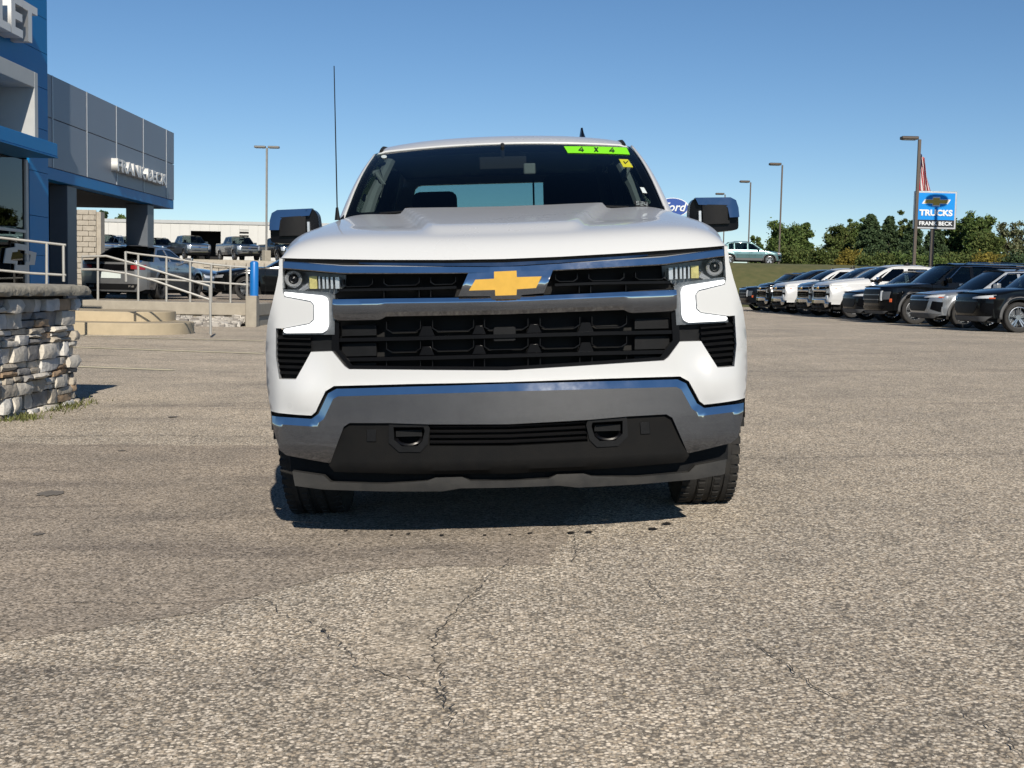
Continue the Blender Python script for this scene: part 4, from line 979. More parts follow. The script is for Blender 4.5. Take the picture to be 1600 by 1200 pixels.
SP_F = dict(hw=1.01, L=5.9, H=1.95, r=.41, yf=.97, yr=4.65, hz0=1.18, hz1=1.32, yc=1.45, belt=1.30, roof=(2.2, 3.75, 4.0), b1=2.72, b2=3.72, win=[(1.9, 2.72), (2.84, 3.68)], front=F_FRONT, rear=[('tail_light', [(-.94, 1.2), (-.82, 1.2), (-.82, .9), (-.94, .9)], 'red_lens', .015)], tumble=.74, bed=(4.02, 1.40), sill=.48, nose=.30)
LITE = ('windshield_banner', 'windshield_tag', 'windshield_note', 'windshield_code', 'windshield_dot', 'whip_antenna', 'grab_handle', 'pillar_lining', 'seat_belt', 'door_pillar_lining', 'sensor_pod', 'reflector_fin', 'tow_hook', 'tow_bracket', 'sensor_cover', 'rear_view_mirror', 'grille_rib', 'lamp_edge', 'lamp_blade', 'projector_lens', 'window_divider', 'tread_block', 'brake_disc', 'vent_louvre')
def sister(paint, label, x, y, th, z=None):
    o = copy_tree(truck, None, LITE, {'paint_white': paint, 'drl': 'lamp_silver', 'chrome': 'chrome_dirty'}); o['label'] = label; o['category'] = 'pickup truck'; o['group'] = 'vehicles parked in the right-hand row'
    return put(o, x, y, th, z)
GR = 'vehicles parked in the right-hand row'
TH = R(-86)
ROW = [('crossover', 'black compact crossover with silver alloy wheels, at the sunny end of the parked row', SP_X, 'paint_black', 1490, 28.9), ('crossover', 'silver compact crossover parked beside the black crossover', SP_T, 'paint_silver', 1418, 32.2),
       ('sport_utility', 'tall black sport utility with chrome roof rails beside the silver crossover', SP_S, 'paint_black', 1346, 35.9), ('crossover', 'dark crossover parked between a black sport utility and a white pickup', SP_X, 'paint_navy', 1312, 39.3),
       (None, 'white pickup truck in the parked row next to a dark crossover', None, 'paint_white', 1266, 42.8), (None, 'grey pickup truck parked between two white pickups', None, 'paint_grey', 1241, 46.2),
       (None, 'white pickup truck in the parked row between grey and black pickups', None, 'paint_white', 1202, 49.6), (None, 'black pickup truck in the parked row beside a white pickup', None, 'paint_black', 1178, 53.2),
       ('sport_utility', 'black sport utility at the shaded far end of the parked row', SP_S, 'paint_navy', 1150, 57.0)]
for nm, lb, sp, pn, px, Y in ROW:
    x = at(px, 480, Y).x + .25
    if nm: put(vehicle(nm, lb, sp, pn, 'car', GR), x, Y, TH)
    else: sister(pn, lb, x, Y, TH)
# ------------------------------------------------------------------ dealership at the left
mat('blue_panel', (.0, .165, .44), .42, var=.04, vscale=2, spec=.25, bump=.06, bscale=1.1); mat('blue_dark', (.0, .13, .36), .45, var=.04, spec=.25)
mat('grey_panel', (.21, .24, .29), .45, .1, var=.03, vscale=2); mat('joint_light', (.42, .44, .46), .4, .4, var=.05); mat('column_grey', (.10, .115, .135), .45, var=.05)
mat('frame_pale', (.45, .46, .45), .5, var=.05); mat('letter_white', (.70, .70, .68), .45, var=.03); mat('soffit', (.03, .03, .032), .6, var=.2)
mat('limestone', (.48, .43, .35), .85, col2=(.36, .32, .26), vscale=6, bump=.5, bscale=14)
mat('concrete', (.40, .36, .29), .85, col2=(.32, .285, .23), vscale=5, bump=.15, bscale=40); mat('concrete_tan', (.52, .43, .29), .85, col2=(.43, .355, .24), vscale=4, bump=.15, bscale=40)
mat('rail_metal', (.42, .41, .38), .5, .3, var=.08); mat('bollard_blue', (.01, .16, .50), .35, var=.05)
glass('shop_glass', (.12, .14, .15), 1.5); glass('glass_blue', (.3, .4, .5), 1.5)
def on_x(px, py, X): r = ray(px, py); return Vector((0, 0, CAM_H)) + r*(X/r.x)
XG = -9.8; XT = -9.35; XCN = -8.6
bld = empty('dealership_building', (XG, 28, 0)); tag(bld, 'dealership building with blue entrance tower and grey panelled canopy wall', 'building')
def part(o, p=bld): o.parent = p; o.matrix_parent_inverse = p.matrix_world.inverted() if False else Matrix.Translation(-p.location); return o
def bpart(name, a, b, m, p=bld, bv=0., mb=None):
    o = MB().box(a, b).build(name, m) if mb is None else mb.build(name, m)
    if bv: bevel(o, bv)
    return part(o, p)
# grey canopy wall of separate cladding panels
e = on_x(272, 208, XG); y1, zt = e.y, e.z; zb = on_x(272, 313, XG).z; zblue = on_x(272, 327, XG).z; zmid = on_x(272, 257, XG).z
ycuts = [14.0, 17.5, 21.0] + [on_x(px, 200, XG).y for px in (82, 136, 182, 224, 260)] + [y1]
for a, b in zip(ycuts, ycuts[1:]):
    for z0, z1 in ((zb, zmid-.008), (zmid+.008, zt)): bpart('cladding_panel', (XG-.05, a+.012, z0), (XG, b-.012, z1), 'grey_panel', bv=.006)
for y in ycuts[1:-1]: bpart('joint_strip', (XG-.04, y-.022, zb), (XG+.012, y+.022, zt), 'joint_light')
bpart('canopy_core', (XG-9, 14, zb+.02), (XG-.06, y1-.06, zt-.02), 'grey_panel'); bpart('canopy_end', (XG-9, y1-.055, zb), (XG-.055, y1-.004, zt), 'grey_panel')
bpart('blue_band', (XG-9, 14, zblue), (XG-.012, y1-.01, zb-.006), 'blue_panel', bv=.01)
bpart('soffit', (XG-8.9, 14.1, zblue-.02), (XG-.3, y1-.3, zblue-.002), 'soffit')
for px, w in ((222, .60), (97, .60)):
    Y = -10.2/((px-789)/1900.); 
    c = bpart('column', (-10.2-w/2, Y-w/2, .30), (-10.2+w/2, Y+w/2, zblue-.02), 'column_grey', bv=.01)
# chrome lettering on the wall
tx = text_mesh('wall_lettering', 'FRANK BECK', .42, .20, 'letter_white', None, bold=.012)
a = on_x(178, 262, XG+.08); b = on_x(256, 279, XG+.08); w = tx.dimensions.x
tx.matrix_world = Matrix(((0, 0, 1, XG+.06), (1, 0, 0, 0), (0, 1, 0, 0), (0, 0, 0, 1)))
tx.matrix_world = Matrix.Translation((XG+.06, (a.y+b.y)/2, (a.z+b.z)/2)) @ Matrix(((0, 0, 1, 0), (1, 0, 0, 0), (0, 1, 0, 0), (0, 0, 0, 1))) @ Matrix.Scale((b.y-a.y)/3.0 if w == 0 else (b.y-a.y)/w, 4, (1, 0, 0))
part(tx)
# blue tower
ye = on_x(75, 200, XT).y; zs = [.3] + [on_x(74, y, XT).z for y in (400, 340, 272, 205, 141, 86, 32, -30, -90)]
for z0, z1 in zip(zs, zs[1:]):
    for a, b in ((15.0, 18.6), (18.6, 22.2), (22.2, ye)):
        if z1 <= zs[5] + .01 and b < ye - .1: continue
        aa = a if z0 >= zs[5]-.01 else (on_x(46, 300, XT).y if z0 < zs[4]-.01 else on_x(42, 180, XT).y)
        bpart('cladding_panel', (XT-.05, aa+.004, z0+.004), (XT, b-.004, z1-.004), 'blue_panel', bv=.004)
bpart('tower_core', (XT-5, 15, zs[5]), (XT-.055, ye-.02, zs[-1]), 'blue_dark'); bpart('tower_end', (XT-5, ye-.015, .3), (XT-.01, ye+.02, zs[-1]-.01), 'blue_dark')
# pale portal frame above the canopy
ZP0 = on_x(38, 206, XT).z; ZP1 = on_x(36, 112, XT).z; yp = on_x(42, 180, XT).y; fw = .32
bpart('portal_frame', (XT-1.2, yp-fw*.55, ZP0-.3), (XT+.22, yp, ZP1+.0), 'frame_pale', bv=.01); bpart('portal_frame', (XT-1.2, 15, ZP1-.30), (XT+.218, yp-fw*.56, ZP1+.002), 'frame_pale', bv=.01)
bpart('portal_glass', (XT-.9, 15, ZP0), (XT-.86, yp-.2, ZP1-.3), 'shop_glass'); bpart('portal_recess', (XT-1.25, 15, ZP0), (XT-1.15, yp-.1, ZP1-.2), 'frame_pale')
# blue canopy that juts out over the entrance
zc1 = on_x(90, 225, XCN).z; zc0 = on_x(90, 245, XCN).z; yce = on_x(90, 235, XCN).y
bpart('entrance_canopy', (XT-.2, 15, zc0), (XCN, yce, zc1), 'blue_panel', bv=.012); bpart('canopy_lip', (XT-.2, 15, zc0-.03), (XCN+.008, yce+.006, zc0-.004), 'blue_dark')
# shop front below: panes between pale frames
ys0 = on_x(44, 300, XT).y
bpart('mullion', (XT-.08, ys0-.12, .30), (XT+.01, ys0-.0, zc0-.03), 'frame_pale', bv=.006)
for k, (a, b) in enumerate(((15.0, 18.0), (18.06, 20.9), (20.96, ys0-.13))):
    for z0, z1 in ((.34, 1.9), (1.96, zc0-.04)): bpart('window_pane', (XT-.05, a, z0), (XT-.03, b, z1), 'shop_glass')
    bpart('mullion', (XT-.07, b, .30), (XT-.0, b+.055, zc0-.03), 'frame_pale')
bpart('transom', (XT-.065, 15, 1.90), (XT-.002, ys0-.13, 1.955), 'frame_pale')
bpart('shop_interior', (XT-3.2, 15, .3), (XT-3.1, ye, zc0), 'column_grey'); bpart('shop_floor', (XT-3.2, 15, .26), (XT-.06, ye, .30), 'concrete')
# emblem outline on the glass
q = [on_x(*p, XT+.03) for p in ((7, 411), (11, 388), (25, 386), (25, 380), (45, 383), (44, 391), (58, 395), (55, 414), (45, 414), (44, 424), (24, 424), (25, 412))]
bo = [(p.y, p.z) for p in q]; cy = sum(p[0] for p in bo)/len(bo); cz = sum(p[1] for p in bo)/len(bo)
part(panel('glass_emblem', bo, lambda u, v: (XT+.02, u, v), 'frame_pale', None, (-.02, 0, 0), .2, holes=[[(cy+(a-cy)*.62, cz+(b-cz)*.55) for a, b in bo]]))
# recessed glazing between tower and column
yq0 = ye+.05; bpart('window_pane', (XG-.52, yq0, .34), (XG-.50, yq0+3.0, zblue-.05), 'shop_glass'); bpart('mullion', (XG-.55, yq0+1.2, .34), (XG-.47, yq0+1.26, zblue-.05), 'joint_light'); bpart('transom', (XG-.55, yq0, 2.2), (XG-.47, yq0+1.19, 2.26), 'joint_light')
bpart('back_wall', (XG-6, 24.9, .3), (XG-.6, 25.0, zblue-.1), 'column_grey')
# white letters on the tower
tx = text_mesh('tower_lettering', 'CHEVROLET', 1.0, .34, 'letter_white', None, bold=.03, align='RIGHT')
q0 = on_x(58, 18, XT+.34); q1 = on_x(58, 73, XT+.34); q2 = on_x(30, 10, XT+.1); hgt = q0.z-q1.z; kz = hgt/.70
tx.matrix_world = Matrix.Translation((XT+.17, q0.y, (q0.z+q1.z)/2)) @ Matrix(((0, 0, 1, 0), (1, 0, 0, 0), (0, 1, 0, 0), (0, 0, 0, 1))) @ Matrix.Diagonal((kz*1.22, kz, 1, 1))
part(tx)
# limestone wing: a wall of split-faced blocks
wing = empty('limestone_wing', at(134, 400, 46)); wing.location.z = .45; tag(wing, 'short limestone block wall standing behind the grey canopy columns', 'wall')
w0 = at(117, 330, 46); w1 = at(150, 330, 46); r_ = random.Random(2); z = .45; k = 0
MB().box((-.55, .06, 0), (.55, .5, w0.z-.45)).build('wall_core', 'limestone', wing)
while z < w0.z-.05:
    h = .20; x = -1.2 - (.0 if k % 2 else .22)
    while x < w1.x-wing.location.x:
        wd = .44; a = max(x, w0.x-wing.location.x-.6); b = min(x+wd-.015, w1.x-wing.location.x)
        if b-a > .05: bevel(MB().box((a, -r_.uniform(.0, .05), z-.45+.006), (b, .07, z-.45+h-.008)).build('stone_block', 'limestone', wing), .015, 1)
        x += wd
    z += h; k += 1
# ------------------------------------------------------------------ raised lot, ramp, steps, rails
PZ = .54; YP = 29.0; xr = at(404, 480, YP).x
ul = MB(); ul.box((-60, YP+1.6, -.2), (xr-.2, 98, PZ-.006)); tag(ul.build('upper_lot', 'asphalt_smooth'), kind='structure')
plat = empty('ramp', (xr, YP, 0)); tag(plat, 'long pale concrete ramp slab behind the steps', 'ramp')
o = MB().box((-22, 0, .24), (0, 1.6, PZ)).build('slab', 'concrete', plat); bevel(o, .02); MB().box((-22, .06, -.2), (-.04, 1.55, .24)).build('footing', 'concrete', plat)
def disc_poly(x0, x1, ya, yb, rr):
    pts = [(x0, ya)]
    for k in range(13): a = R(-90+15*k*.5*2 if False else -90+90*k/12); pts.append((x1-rr+rr*math.cos(a), ya+rr+rr*math.sin(a)))
    for k in range(1, 13): a = R(90*k/12); pts.append((x1-rr+rr*math.cos(a), ya+rr+.2+rr*math.sin(a)))
    return pts + [(x1-rr-2.2, ya+2*rr+.2), (x1-rr-2.4, yb), (x0, yb)]
def slab(name, poly, z0, z1, m, label):
    vs = [(x, y, z0) for x, y in poly] + [(x, y, z1) for x, y in poly]; n = len(poly)
    o = mesh(name, vs, [tuple(range(n))[::-1], tuple(n+i for i in range(n))] + [(i, (i+1) % n, n+(i+1) % n, n+i) for i in range(n)], m); bevel(o, .015); tag(o, label, 'step'); return o
ga = on_ground(293, 522); z_low = 0.
s1x = ga.x; s1y = on_ground(200, 524).y
slab('concrete_step', disc_poly(-16, s1x, s1y, YP, 1.2), -.1, .22, 'concrete_tan', 'lower tan concrete step with a rounded end')
s2 = at(246, 500, s1y+1.0)
slab('concrete_step', disc_poly(-16, s2.x, s1y+1.0, YP-.1, 1.0), .2, .41, 'concrete_tan', 'upper tan concrete step stacked on the wider one')
def rail(name, label, posts, bars, Y, r=.028):
    root = empty(name, at(*posts[0][0:2], Y)); tag(root, label, 'handrail'); inv = -root.location
    for x0, ya, x1_, yb in posts: MB().tube([at(x0, ya, Y)+inv, at(x1_, yb, Y)+inv], r, 8).build('post', 'rail_metal', root)
    for b in bars: MB().tube([at(x, y, Y)+inv for x, y in b], r*.9, 8).build('rail_bar', 'rail_metal', root)
rail('handrail', 'long pale metal handrail standing along the concrete ramp', [(x, 474+(x-150)*.02, x, t) for x, t in ((153, 400), (216, 398), (260, 402), (297, 409), (330, 413), (360, 416), (386, 418))], [[(196, 394), (216, 397), (260, 402), (297, 408.5), (330, 413), (360, 416), (388, 418)], [(216, 434), (260, 437), (330, 441), (388, 445)]], YP+.25)
rail('handrail', 'sloping double handrail that descends beside the tan steps', [(329, 523, 328, 446), (197, 440, 196, 393)], [[(128, 421), (128, 401), (166, 400), (210, 412), (262, 428), (328, 447)], [(128, 421), (152, 421), (196, 427), (240, 438), (280, 452), (327, 468)]], s1y-.15, .024)
rail('handrail', 'pale metal handrail in front of the shop window', [(73, 470, 73, 380), (99.5, 440, 99, 383)], [[(0, 371.5), (50, 377), (103, 383)], [(0, 422.5), (50, 427), (103, 430)]], 20.5, .024)
bo_ = at(397, 462, YP-.4); bl_ = empty('bollard', (bo_.x, bo_.y, bo_.z)); tag(bl_, 'bright blue round bollard at the end of the ramp', 'bollard')
h = at(397, 408, YP-.4).z-bo_.z; MB().lathe([(.10, 0), (.10, h-.05), (.085, h-.015), (.05, h), (.001, h+.004)], 20, 'z').build('post', 'bollard_blue', bl_)
bs = MB(); bs.box((xr-.20, YP-.55, -.1), (xr+.06, YP-.20, bo_.z)); bevel(tag(bs.build('concrete_pier', 'concrete'), 'square pale concrete pier under the blue bollard', 'pier'), .02)
# river stones on the bank below the ramp
mb = MB(); r_ = random.Random(11)
for k in range(900):
    t = r_.random(); x = r_.uniform(-14, xr-.3); y = YP-.9*t; z = lerp(.20, .0, t); s = r_.uniform(.05, .11)
    vs = []
    for j in range(8): vs.append((x+(1 if j & 1 else -1)*s*r_.uniform(.5, 1), y+(1 if j & 2 else -1)*s*r_.uniform(.4, .9), z+(1 if j & 4 else -1)*s*r_.uniform(.3, .7)))
    mb.add(vs, [(0,2,3,1),(4,5,7,6),(0,1,5,4),(2,6,7,3),(0,4,6,2),(1,3,7,5)])
mr = mat('river_stone', (.4, .38, .34), .8); nt = mr.node_tree; ge = nt.nodes.new('ShaderNodeNewGeometry'); rp = nt.nodes.new('ShaderNodeValToRGB'); e_ = rp.color_ramp.elements; e_[0].color = (.22, .2, .18, 1); e_[1].color = (.55, .52, .47, 1)
nt.links.new(ge.outputs['Random Per Island'], rp.inputs[0]); nt.links.new(rp.outputs[0], nt.nodes['Principled BSDF'].inputs['Base Color'])
tag(mb.build('river_stones', 'river_stone', None, 30), 'pale river stones heaped on the bank below the ramp', 'stones', kind='stuff')
# ------------------------------------------------------------------ stone wall with a cap in the left foreground
WA = Vector((-3.98, 8.2)); WBp = Vector((-3.90, 10.95))
e0 = on_ground(0, 657); e1 = on_ground(115, 629); WA = Vector((e0.x, e0.y)); WBp = Vector((e1.x, e1.y)); dW = (WBp-WA).normalized(); WA = WA - dW*1.3
Lw = (WBp-WA).length; zg = gz(-3.9, 10)-.03; top = at(50, 462, (WA.y+WBp.y)/2+.3).z
wl = empty('stone_wall', (WA.x, WA.y, zg)); wl.rotation_euler = (0, 0, math.atan2(dW.y, dW.x)); tag(wl, 'low stacked fieldstone wall with a rough concrete cap', 'wall')
# local: x along the wall, -y towards the lot
MB().box((0, .06, 0), (Lw-.06, .55, top-zg)).build('mortar_core', 'mortar' if 'mortar' in MATS else mat('mortar', (.10, .09, .08), .95, var=.2), wl)
for k, (c, c2) in enumerate((((.74, .69, .60), (.55, .51, .44)), ((.56, .50, .41), (.38, .34, .28)), ((.50, .36, .23), (.36, .25, .16)), ((.33, .32, .31), (.22, .21, .20)), ((.76, .74, .70), (.56, .55, .52)))):
    mat('fieldstone_%d' % k, c, .85, col2=c2, vscale=9, bump=.6, bscale=22)
r_ = random.Random(21); H_ = top-zg
def stone(x0, x1, z0, z1, dep, face):
    n1, n2 = 4, 3; vs = []
    cx, cz = (x0+x1)/2, (z0+z1)/2
    for i in range(n1):
        for j in range(n2):
            x = lerp(x0, x1, i/(n1-1)); z = lerp(z0, z1, j/(n2-1)); ed = (i in (0, n1-1)) + (j in (0, n2-1))
            vs.append((x+r_.uniform(-.008, .008), -dep*(1-.16*ed)+r_.uniform(-.010, .010), z+r_.uniform(-.006, .006)))
    k = len(vs)
    for i in range(n1):
        for j in range(n2): vs.append((lerp(x0, x1, i/(n1-1)), .10, lerp(z0, z1, j/(n2-1))))
    fs = [(i*n2+j, (i+1)*n2+j, (i+1)*n2+j+1, i*n2+j+1) for i in range(n1-1) for j in range(n2-1)]
    rim_ = [i*n2 for i in range(n1)] + [(n1-1)*n2+j for j in range(1, n2)] + [i*n2+n2-1 for i in range(n1-2, -1, -1)] + [j for j in range(n2-2, 0, -1)]
    fs += [(rim_[q], rim_[(q+1) % len(rim_)], rim_[(q+1) % len(rim_)]+k, rim_[q]+k) for q in range(len(rim_))]
    if face == 'end': vs = [(Lw-.06-v[1]*1.0, v[0], v[2]) for v in vs]
    return mesh('stone', vs, fs, 'fieldstone_%d' % r_.choices(range(5), (5, 3, 1.4, 2, 4))[0], wl, 50)
def lay(L, face):
    z = 0.
    while z < H_-.05:
        h = r_.choice((.05, .07, .09, .11, .13)); h = min(h, H_-z); x = 0 if face == 'side' else .02
        while x < L-.04:
            w = r_.uniform(.12, .34)*(1 if face == 'side' else .7); w = min(w, L-x)
            if h > .085 and r_.random() < .35:
                m_ = h*r_.uniform(.4, .6); stone(x+.006, x+w-.006, z+.005, z+m_-.004, r_.uniform(.0, .07), face); stone(x+.006, x+w-.006, z+m_+.004, z+h-.005, r_.uniform(.0, .07), face)
            else: stone(x+.006, x+w-.006, z+.005, z+h-.005, r_.uniform(-.01, .10), face)
            x += w
        z += h
lay(Lw-.02, 'side'); lay(.56, 'end')
cap = MB(); n = 40; vs = []
for i in range(n+1):
    x = lerp(-.05, Lw+.10, i/n)
    for y, z in ((-.12, 0), (-.13, .035), (-.115, .075), (-.06, .09), (.6, .095), (.66, .05), (.66, 0)): vs.append((x+r_.uniform(-.004, .004), y+r_.uniform(-.012, .012), H_+z+r_.uniform(-.006, .006)))
cap.add(vs, [(i*7+j, i*7+(j+1) % 7, (i+1)*7+(j+1) % 7, (i+1)*7+j) for i in range(n) for j in range(7)] + [tuple(range(7)), tuple(n*7+j for j in range(7))])
mat('cap_stone', (.42, .38, .30), .9, col2=(.30, .27, .21), vscale=14, bump=.7, bscale=40); cap.build('cap', 'cap_stone', wl, 60)
# weeds at the foot of the wall
mat('weed', (.10, .13, .035), .7, col2=(.17, .16, .05), vscale=20)
for px, py, n, sp_ in ((96, 636, 420, .26), (20, 654, 200, .12), (48, 654, 120, .1)):
    c = on_ground(px, py); mb = MB()
    for k in range(n):
        x = c.x+r_.gauss(0, sp_*.45); y = c.y+r_.gauss(0, sp_)-.02; a = r_.uniform(0, 6.3); h = r_.uniform(.015, .06); w = .006; z = gz(x, y); q = Vector((math.cos(a), math.sin(a)))
        mb.add([(x-q.y*w, y+q.x*w, z), (x+q.y*w, y-q.x*w, z), (x+q.x*h*.8, y+q.y*h*.8, z+h)], [(0, 1, 2)])
    tag(mb.build('weeds', 'weed', None, None), 'low green weeds growing at the foot of the stone wall', 'weeds', kind='stuff')
# ------------------------------------------------------------------ terrace, far buildings, lamps, signs, trees
TZ = 3.1; TZL = 2.8
mat('grass', (.085, .095, .028), .9, col2=(.15, .135, .05), vscale=1.5, bump=.4, bscale=25)
def terr(u, v):
    x = lerp(-140, 260, u); yb = 100 if x < 2 else lerp(84, 96, sstep(60, 2, x) if x > 14 else 0)
    yb = lerp(93.4, 82, sstep(0, 12, x)); y0 = lerp(93.3, 70, sstep(0, 12, x)); tz = lerp(TZL, TZ, sstep(0, 10, x))
    if v < .5: t = v/.5; return (x, lerp(y0, yb, t), lerp(.1, tz, sstep(0, 1, t)))
    t = (v-.5)/.5; return (x, lerp(yb, 420, t), tz)
tag(grid('grass_terrace', terr, 100, 16, 'grass'), kind='structure')
tag(MB().box((-60, 94.4, TZL-.1), (0, 118, TZL+.01)).build('terrace_pavement', 'asphalt_smooth'), kind='structure')
def retaining():
    root = empty('retaining_wall', (-30, 92.6, .3)); tag(root, 'rough tan stone retaining wall below the raised row of pickups', 'wall'); r = random.Random(4)
    MB().box((-30, .25, 0), (29, .9, TZL-.32)).build('wall_core', 'limestone', root); z = 0; k = 0
    x0 = at(318, 420, 92.6).x+30; x1 = at(440, 420, 92.6).x+30
    while z < TZL-.5:
        x = x0-(.4 if k % 2 else 0)
        while x < x1:
            w = r.uniform(.6, 1.0); bevel(MB().box((x+.02, -r.uniform(0, .12), z+.015), (x+w-.02, .27, z+.44)).build('stone_block', 'limestone', root), .04, 1); x += w
        z += .46; k += 1
retaining()
# white metal building with an open bay
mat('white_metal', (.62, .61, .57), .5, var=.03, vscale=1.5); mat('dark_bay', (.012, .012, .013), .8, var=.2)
YB = 118.
g0 = at(150, 352, YB); g1 = at(470, 355, YB); zt_ = at(300, 349, YB).z; wb = empty('white_metal_building', ((g0.x+g1.x)/2, YB, TZL)); tag(wb, 'long low white metal building with a dark open bay behind the pickups', 'building')
ox, hB = wb.location.x, zt_-TZL
d0, d1 = at(298, 370, YB).x-ox, at(345, 370, YB).x-ox; dz_ = at(320, 361, YB).z-TZL; w0_, w1_ = at(374, 370, YB).x-ox, at(388.5, 370, YB).x-ox; wz0, wz1 = at(380, 376, YB).z-TZL, at(380, 359, YB).z-TZL; v0, v1 = at(199, 370, YB).x-ox, at(208, 370, YB).x-ox
hl_ = g1.x-ox+3
def wallseg(a, b, z0, z1):
    x = a
    while x < b-.01:
        e = min(b, x+.9); MB().box((x+.006, 0, z0), (e-.006, .12, z1)).build('wall_panel', 'white_metal', wb); x = e
wallseg(-hl_-12, v0, 0, hB); wallseg(v0, v1, 0, wz0); wallseg(v0, v1, wz1, hB); wallseg(v1, d0, 0, hB); wallseg(d0, d1, dz_, hB); wallseg(d1, w0_, 0, hB); wallseg(w0_, w1_, 0, wz0); wallseg(w0_, w1_, wz1, hB); wallseg(w1_, hl_, 0, hB)
MB().box((-hl_-12, -.10, hB-.02), (hl_, .3, hB+.28)).build('roof_edge', 'frame_pale', wb); MB().add([(-hl_-12, .2, hB+.2), (hl_, .2, hB+.2), (hl_, 14, hB+.9), (-hl_-12, 14, hB+.9)], [(0, 1, 2, 3)]).build('roof', 'frame_pale', wb)
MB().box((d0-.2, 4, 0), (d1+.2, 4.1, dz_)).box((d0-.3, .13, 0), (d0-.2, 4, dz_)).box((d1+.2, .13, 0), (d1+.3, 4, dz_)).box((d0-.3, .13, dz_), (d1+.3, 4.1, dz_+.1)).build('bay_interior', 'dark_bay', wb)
for a, b in ((w0_, w1_), (v0, v1)):
    wn_ = MB().box((a, .1, wz0), (b, .13, wz1)).build('window', 'dark_bay', wb)
    for k in range(3): z = lerp(wz0, wz1, (k+.55)/3.1); MB().box((a, .02, z), (b, .09, z+.14)).build('window_slat', 'white_metal', wn_)
# parked on the terrace and on the raised lot
def at_z(px, Y): return at(px, 400, Y).x
GT = 'vehicles parked on the raised terrace'
put(vehicle('pickup_truck', 'slate grey pickup with chrome grille, in front of the open bay of the white building', SP_F, 'paint_slate', 'pickup truck', GT), at_z(312, 95.5), 95.5, R(30), TZL+.012)
SP_F2 = dict(SP_F, front=[f if f[0] != 'grille_bar' else ('grille_bar', f[1], 'black_gloss', f[3]) for f in F_FRONT])
put(vehicle('pickup_truck', 'slate grey pickup with dark grille, parked right of the open bay', SP_F2, 'paint_slate', 'pickup truck', GT), at_z(390, 95.5), 95.5, R(30), TZL+.012)
put(vehicle('pickup_truck', 'black pickup beside the lamp post on the raised terrace', SP_F, 'paint_black', 'pickup truck', GT), at_z(458, 96), 96, R(30), TZL+.012)
put(vehicle('sport_utility', 'dark blue sport utility on the terrace beside the canopy column', SP_S, 'paint_slate', 'car', GT), at_z(224, 96), 96, R(40), TZL+.012)
put(vehicle('pickup_truck', 'black pickup on the terrace beside the limestone wall', SP_F, 'paint_navy', 'pickup truck', GT), at_z(176, 97), 97, R(30), TZL+.012)
put(vehicle('sport_utility', 'charcoal sport utility half hidden behind the canopy column', SP_S, 'paint_grey', 'car', GT), at_z(268, 98), 98, R(40), TZL+.012)
GL = 'cars parked on the raised lot behind the ramp'
a = at(176, 440, 31.6); put(vehicle('coupe', 'silver grey coupe seen from behind its chrome rear lip, behind the ramp handrail', dict(SP_C, H=1.46), 'paint_steel', 'car', GL), 0, 0, 0)
o = [q for q in COL.objects if q.type == 'EMPTY' and q.name.startswith('coupe')][-1]; th = R(175); o.matrix_world = Matrix.Translation((a.x, a.y, PZ-.004)) @ Matrix.Rotation(th, 4, 'Z') @ Matrix.Translation((0, -4.75, 0))
a = at(362, 440, 36.0); o = vehicle('coupe', 'black low coupe parked beside the blue bollard', SP_C, 'paint_black', 'car', GL); put(o, a.x-.5, a.y, R(-80), PZ-.004)
a = at(350, 440, 42.0); o = vehicle('sedan', 'slate sedan behind the black coupe', SP_C, 'paint_slate', 'car', GL); put(o, a.x, a.y, R(75), PZ-.004)
a = at(1219, 410, 87.0); put(vehicle('crossover', 'teal crossover parked alone on top of the grass bank', dict(SP_T, H=1.62, L=4.75, roof=(2.05, 3.75, 4.5), ydeck=4.5, yr=3.75, win=[(1.66, 2.42), (2.5, 3.36), (3.44, 3.8)]), 'paint_teal', 'car'), a.x, 87.0, R(88), TZ)
# lamp posts
mat('pole_bronze', (.085, .068, .055), .5, .4, var=.1); mat('pole_grey', (.22, .215, .20), .5, .4, var=.1)
def lamp(px, pt, Y, z0, label, heads=(-1,), m='pole_bronze', base=.0, w=.10):
    t = at(px, pt, Y); root = empty('lamp_post', (t.x, Y, z0)); tag(root, label, 'lamp post', 'lamp posts of the lot'); h = t.z-z0
    if base: bevel(MB().lathe([(.001, base), (.34, base), (.36, base-.05), (.36, 0)], 4, 'z').build('concrete_base', 'concrete', root), .03)
    MB().box((-w/2, -w/2, base-.01), (w/2, w/2, h)).build('pole', m, root)
    for s in heads:
        hd = bevel(MB().box((min(s*.1, s*.95), -.22, h-.02), (max(s*.1, s*.95), .22, h+.14)).build('lamp_head', m, root), .04)
        MB().box((min(s*.2, s*.85), -.16, h-.04), (max(s*.2, s*.85), .16, h-.021)).build('lamp_glass', 'frame_pale', hd)
lamp(1437, 218, 62, gz(20, 62), 'tall brown lamp post with one head beside the blue sign', w=.135)
lamp(1222.5, 258, 88, TZ, 'brown lamp post behind the teal crossover'); lamp(1173, 285, 106, TZ, 'slim brown lamp post standing between the mirror and the teal crossover'); lamp(1133, 304, 122, TZ, 'farthest lamp post, mostly hidden by the chrome mirror')
lamp(417, 231, 94.2, TZL-.05, 'grey lamp post with two heads on a concrete base above the retaining wall', (-1, 1), 'pole_grey', .85, .14)
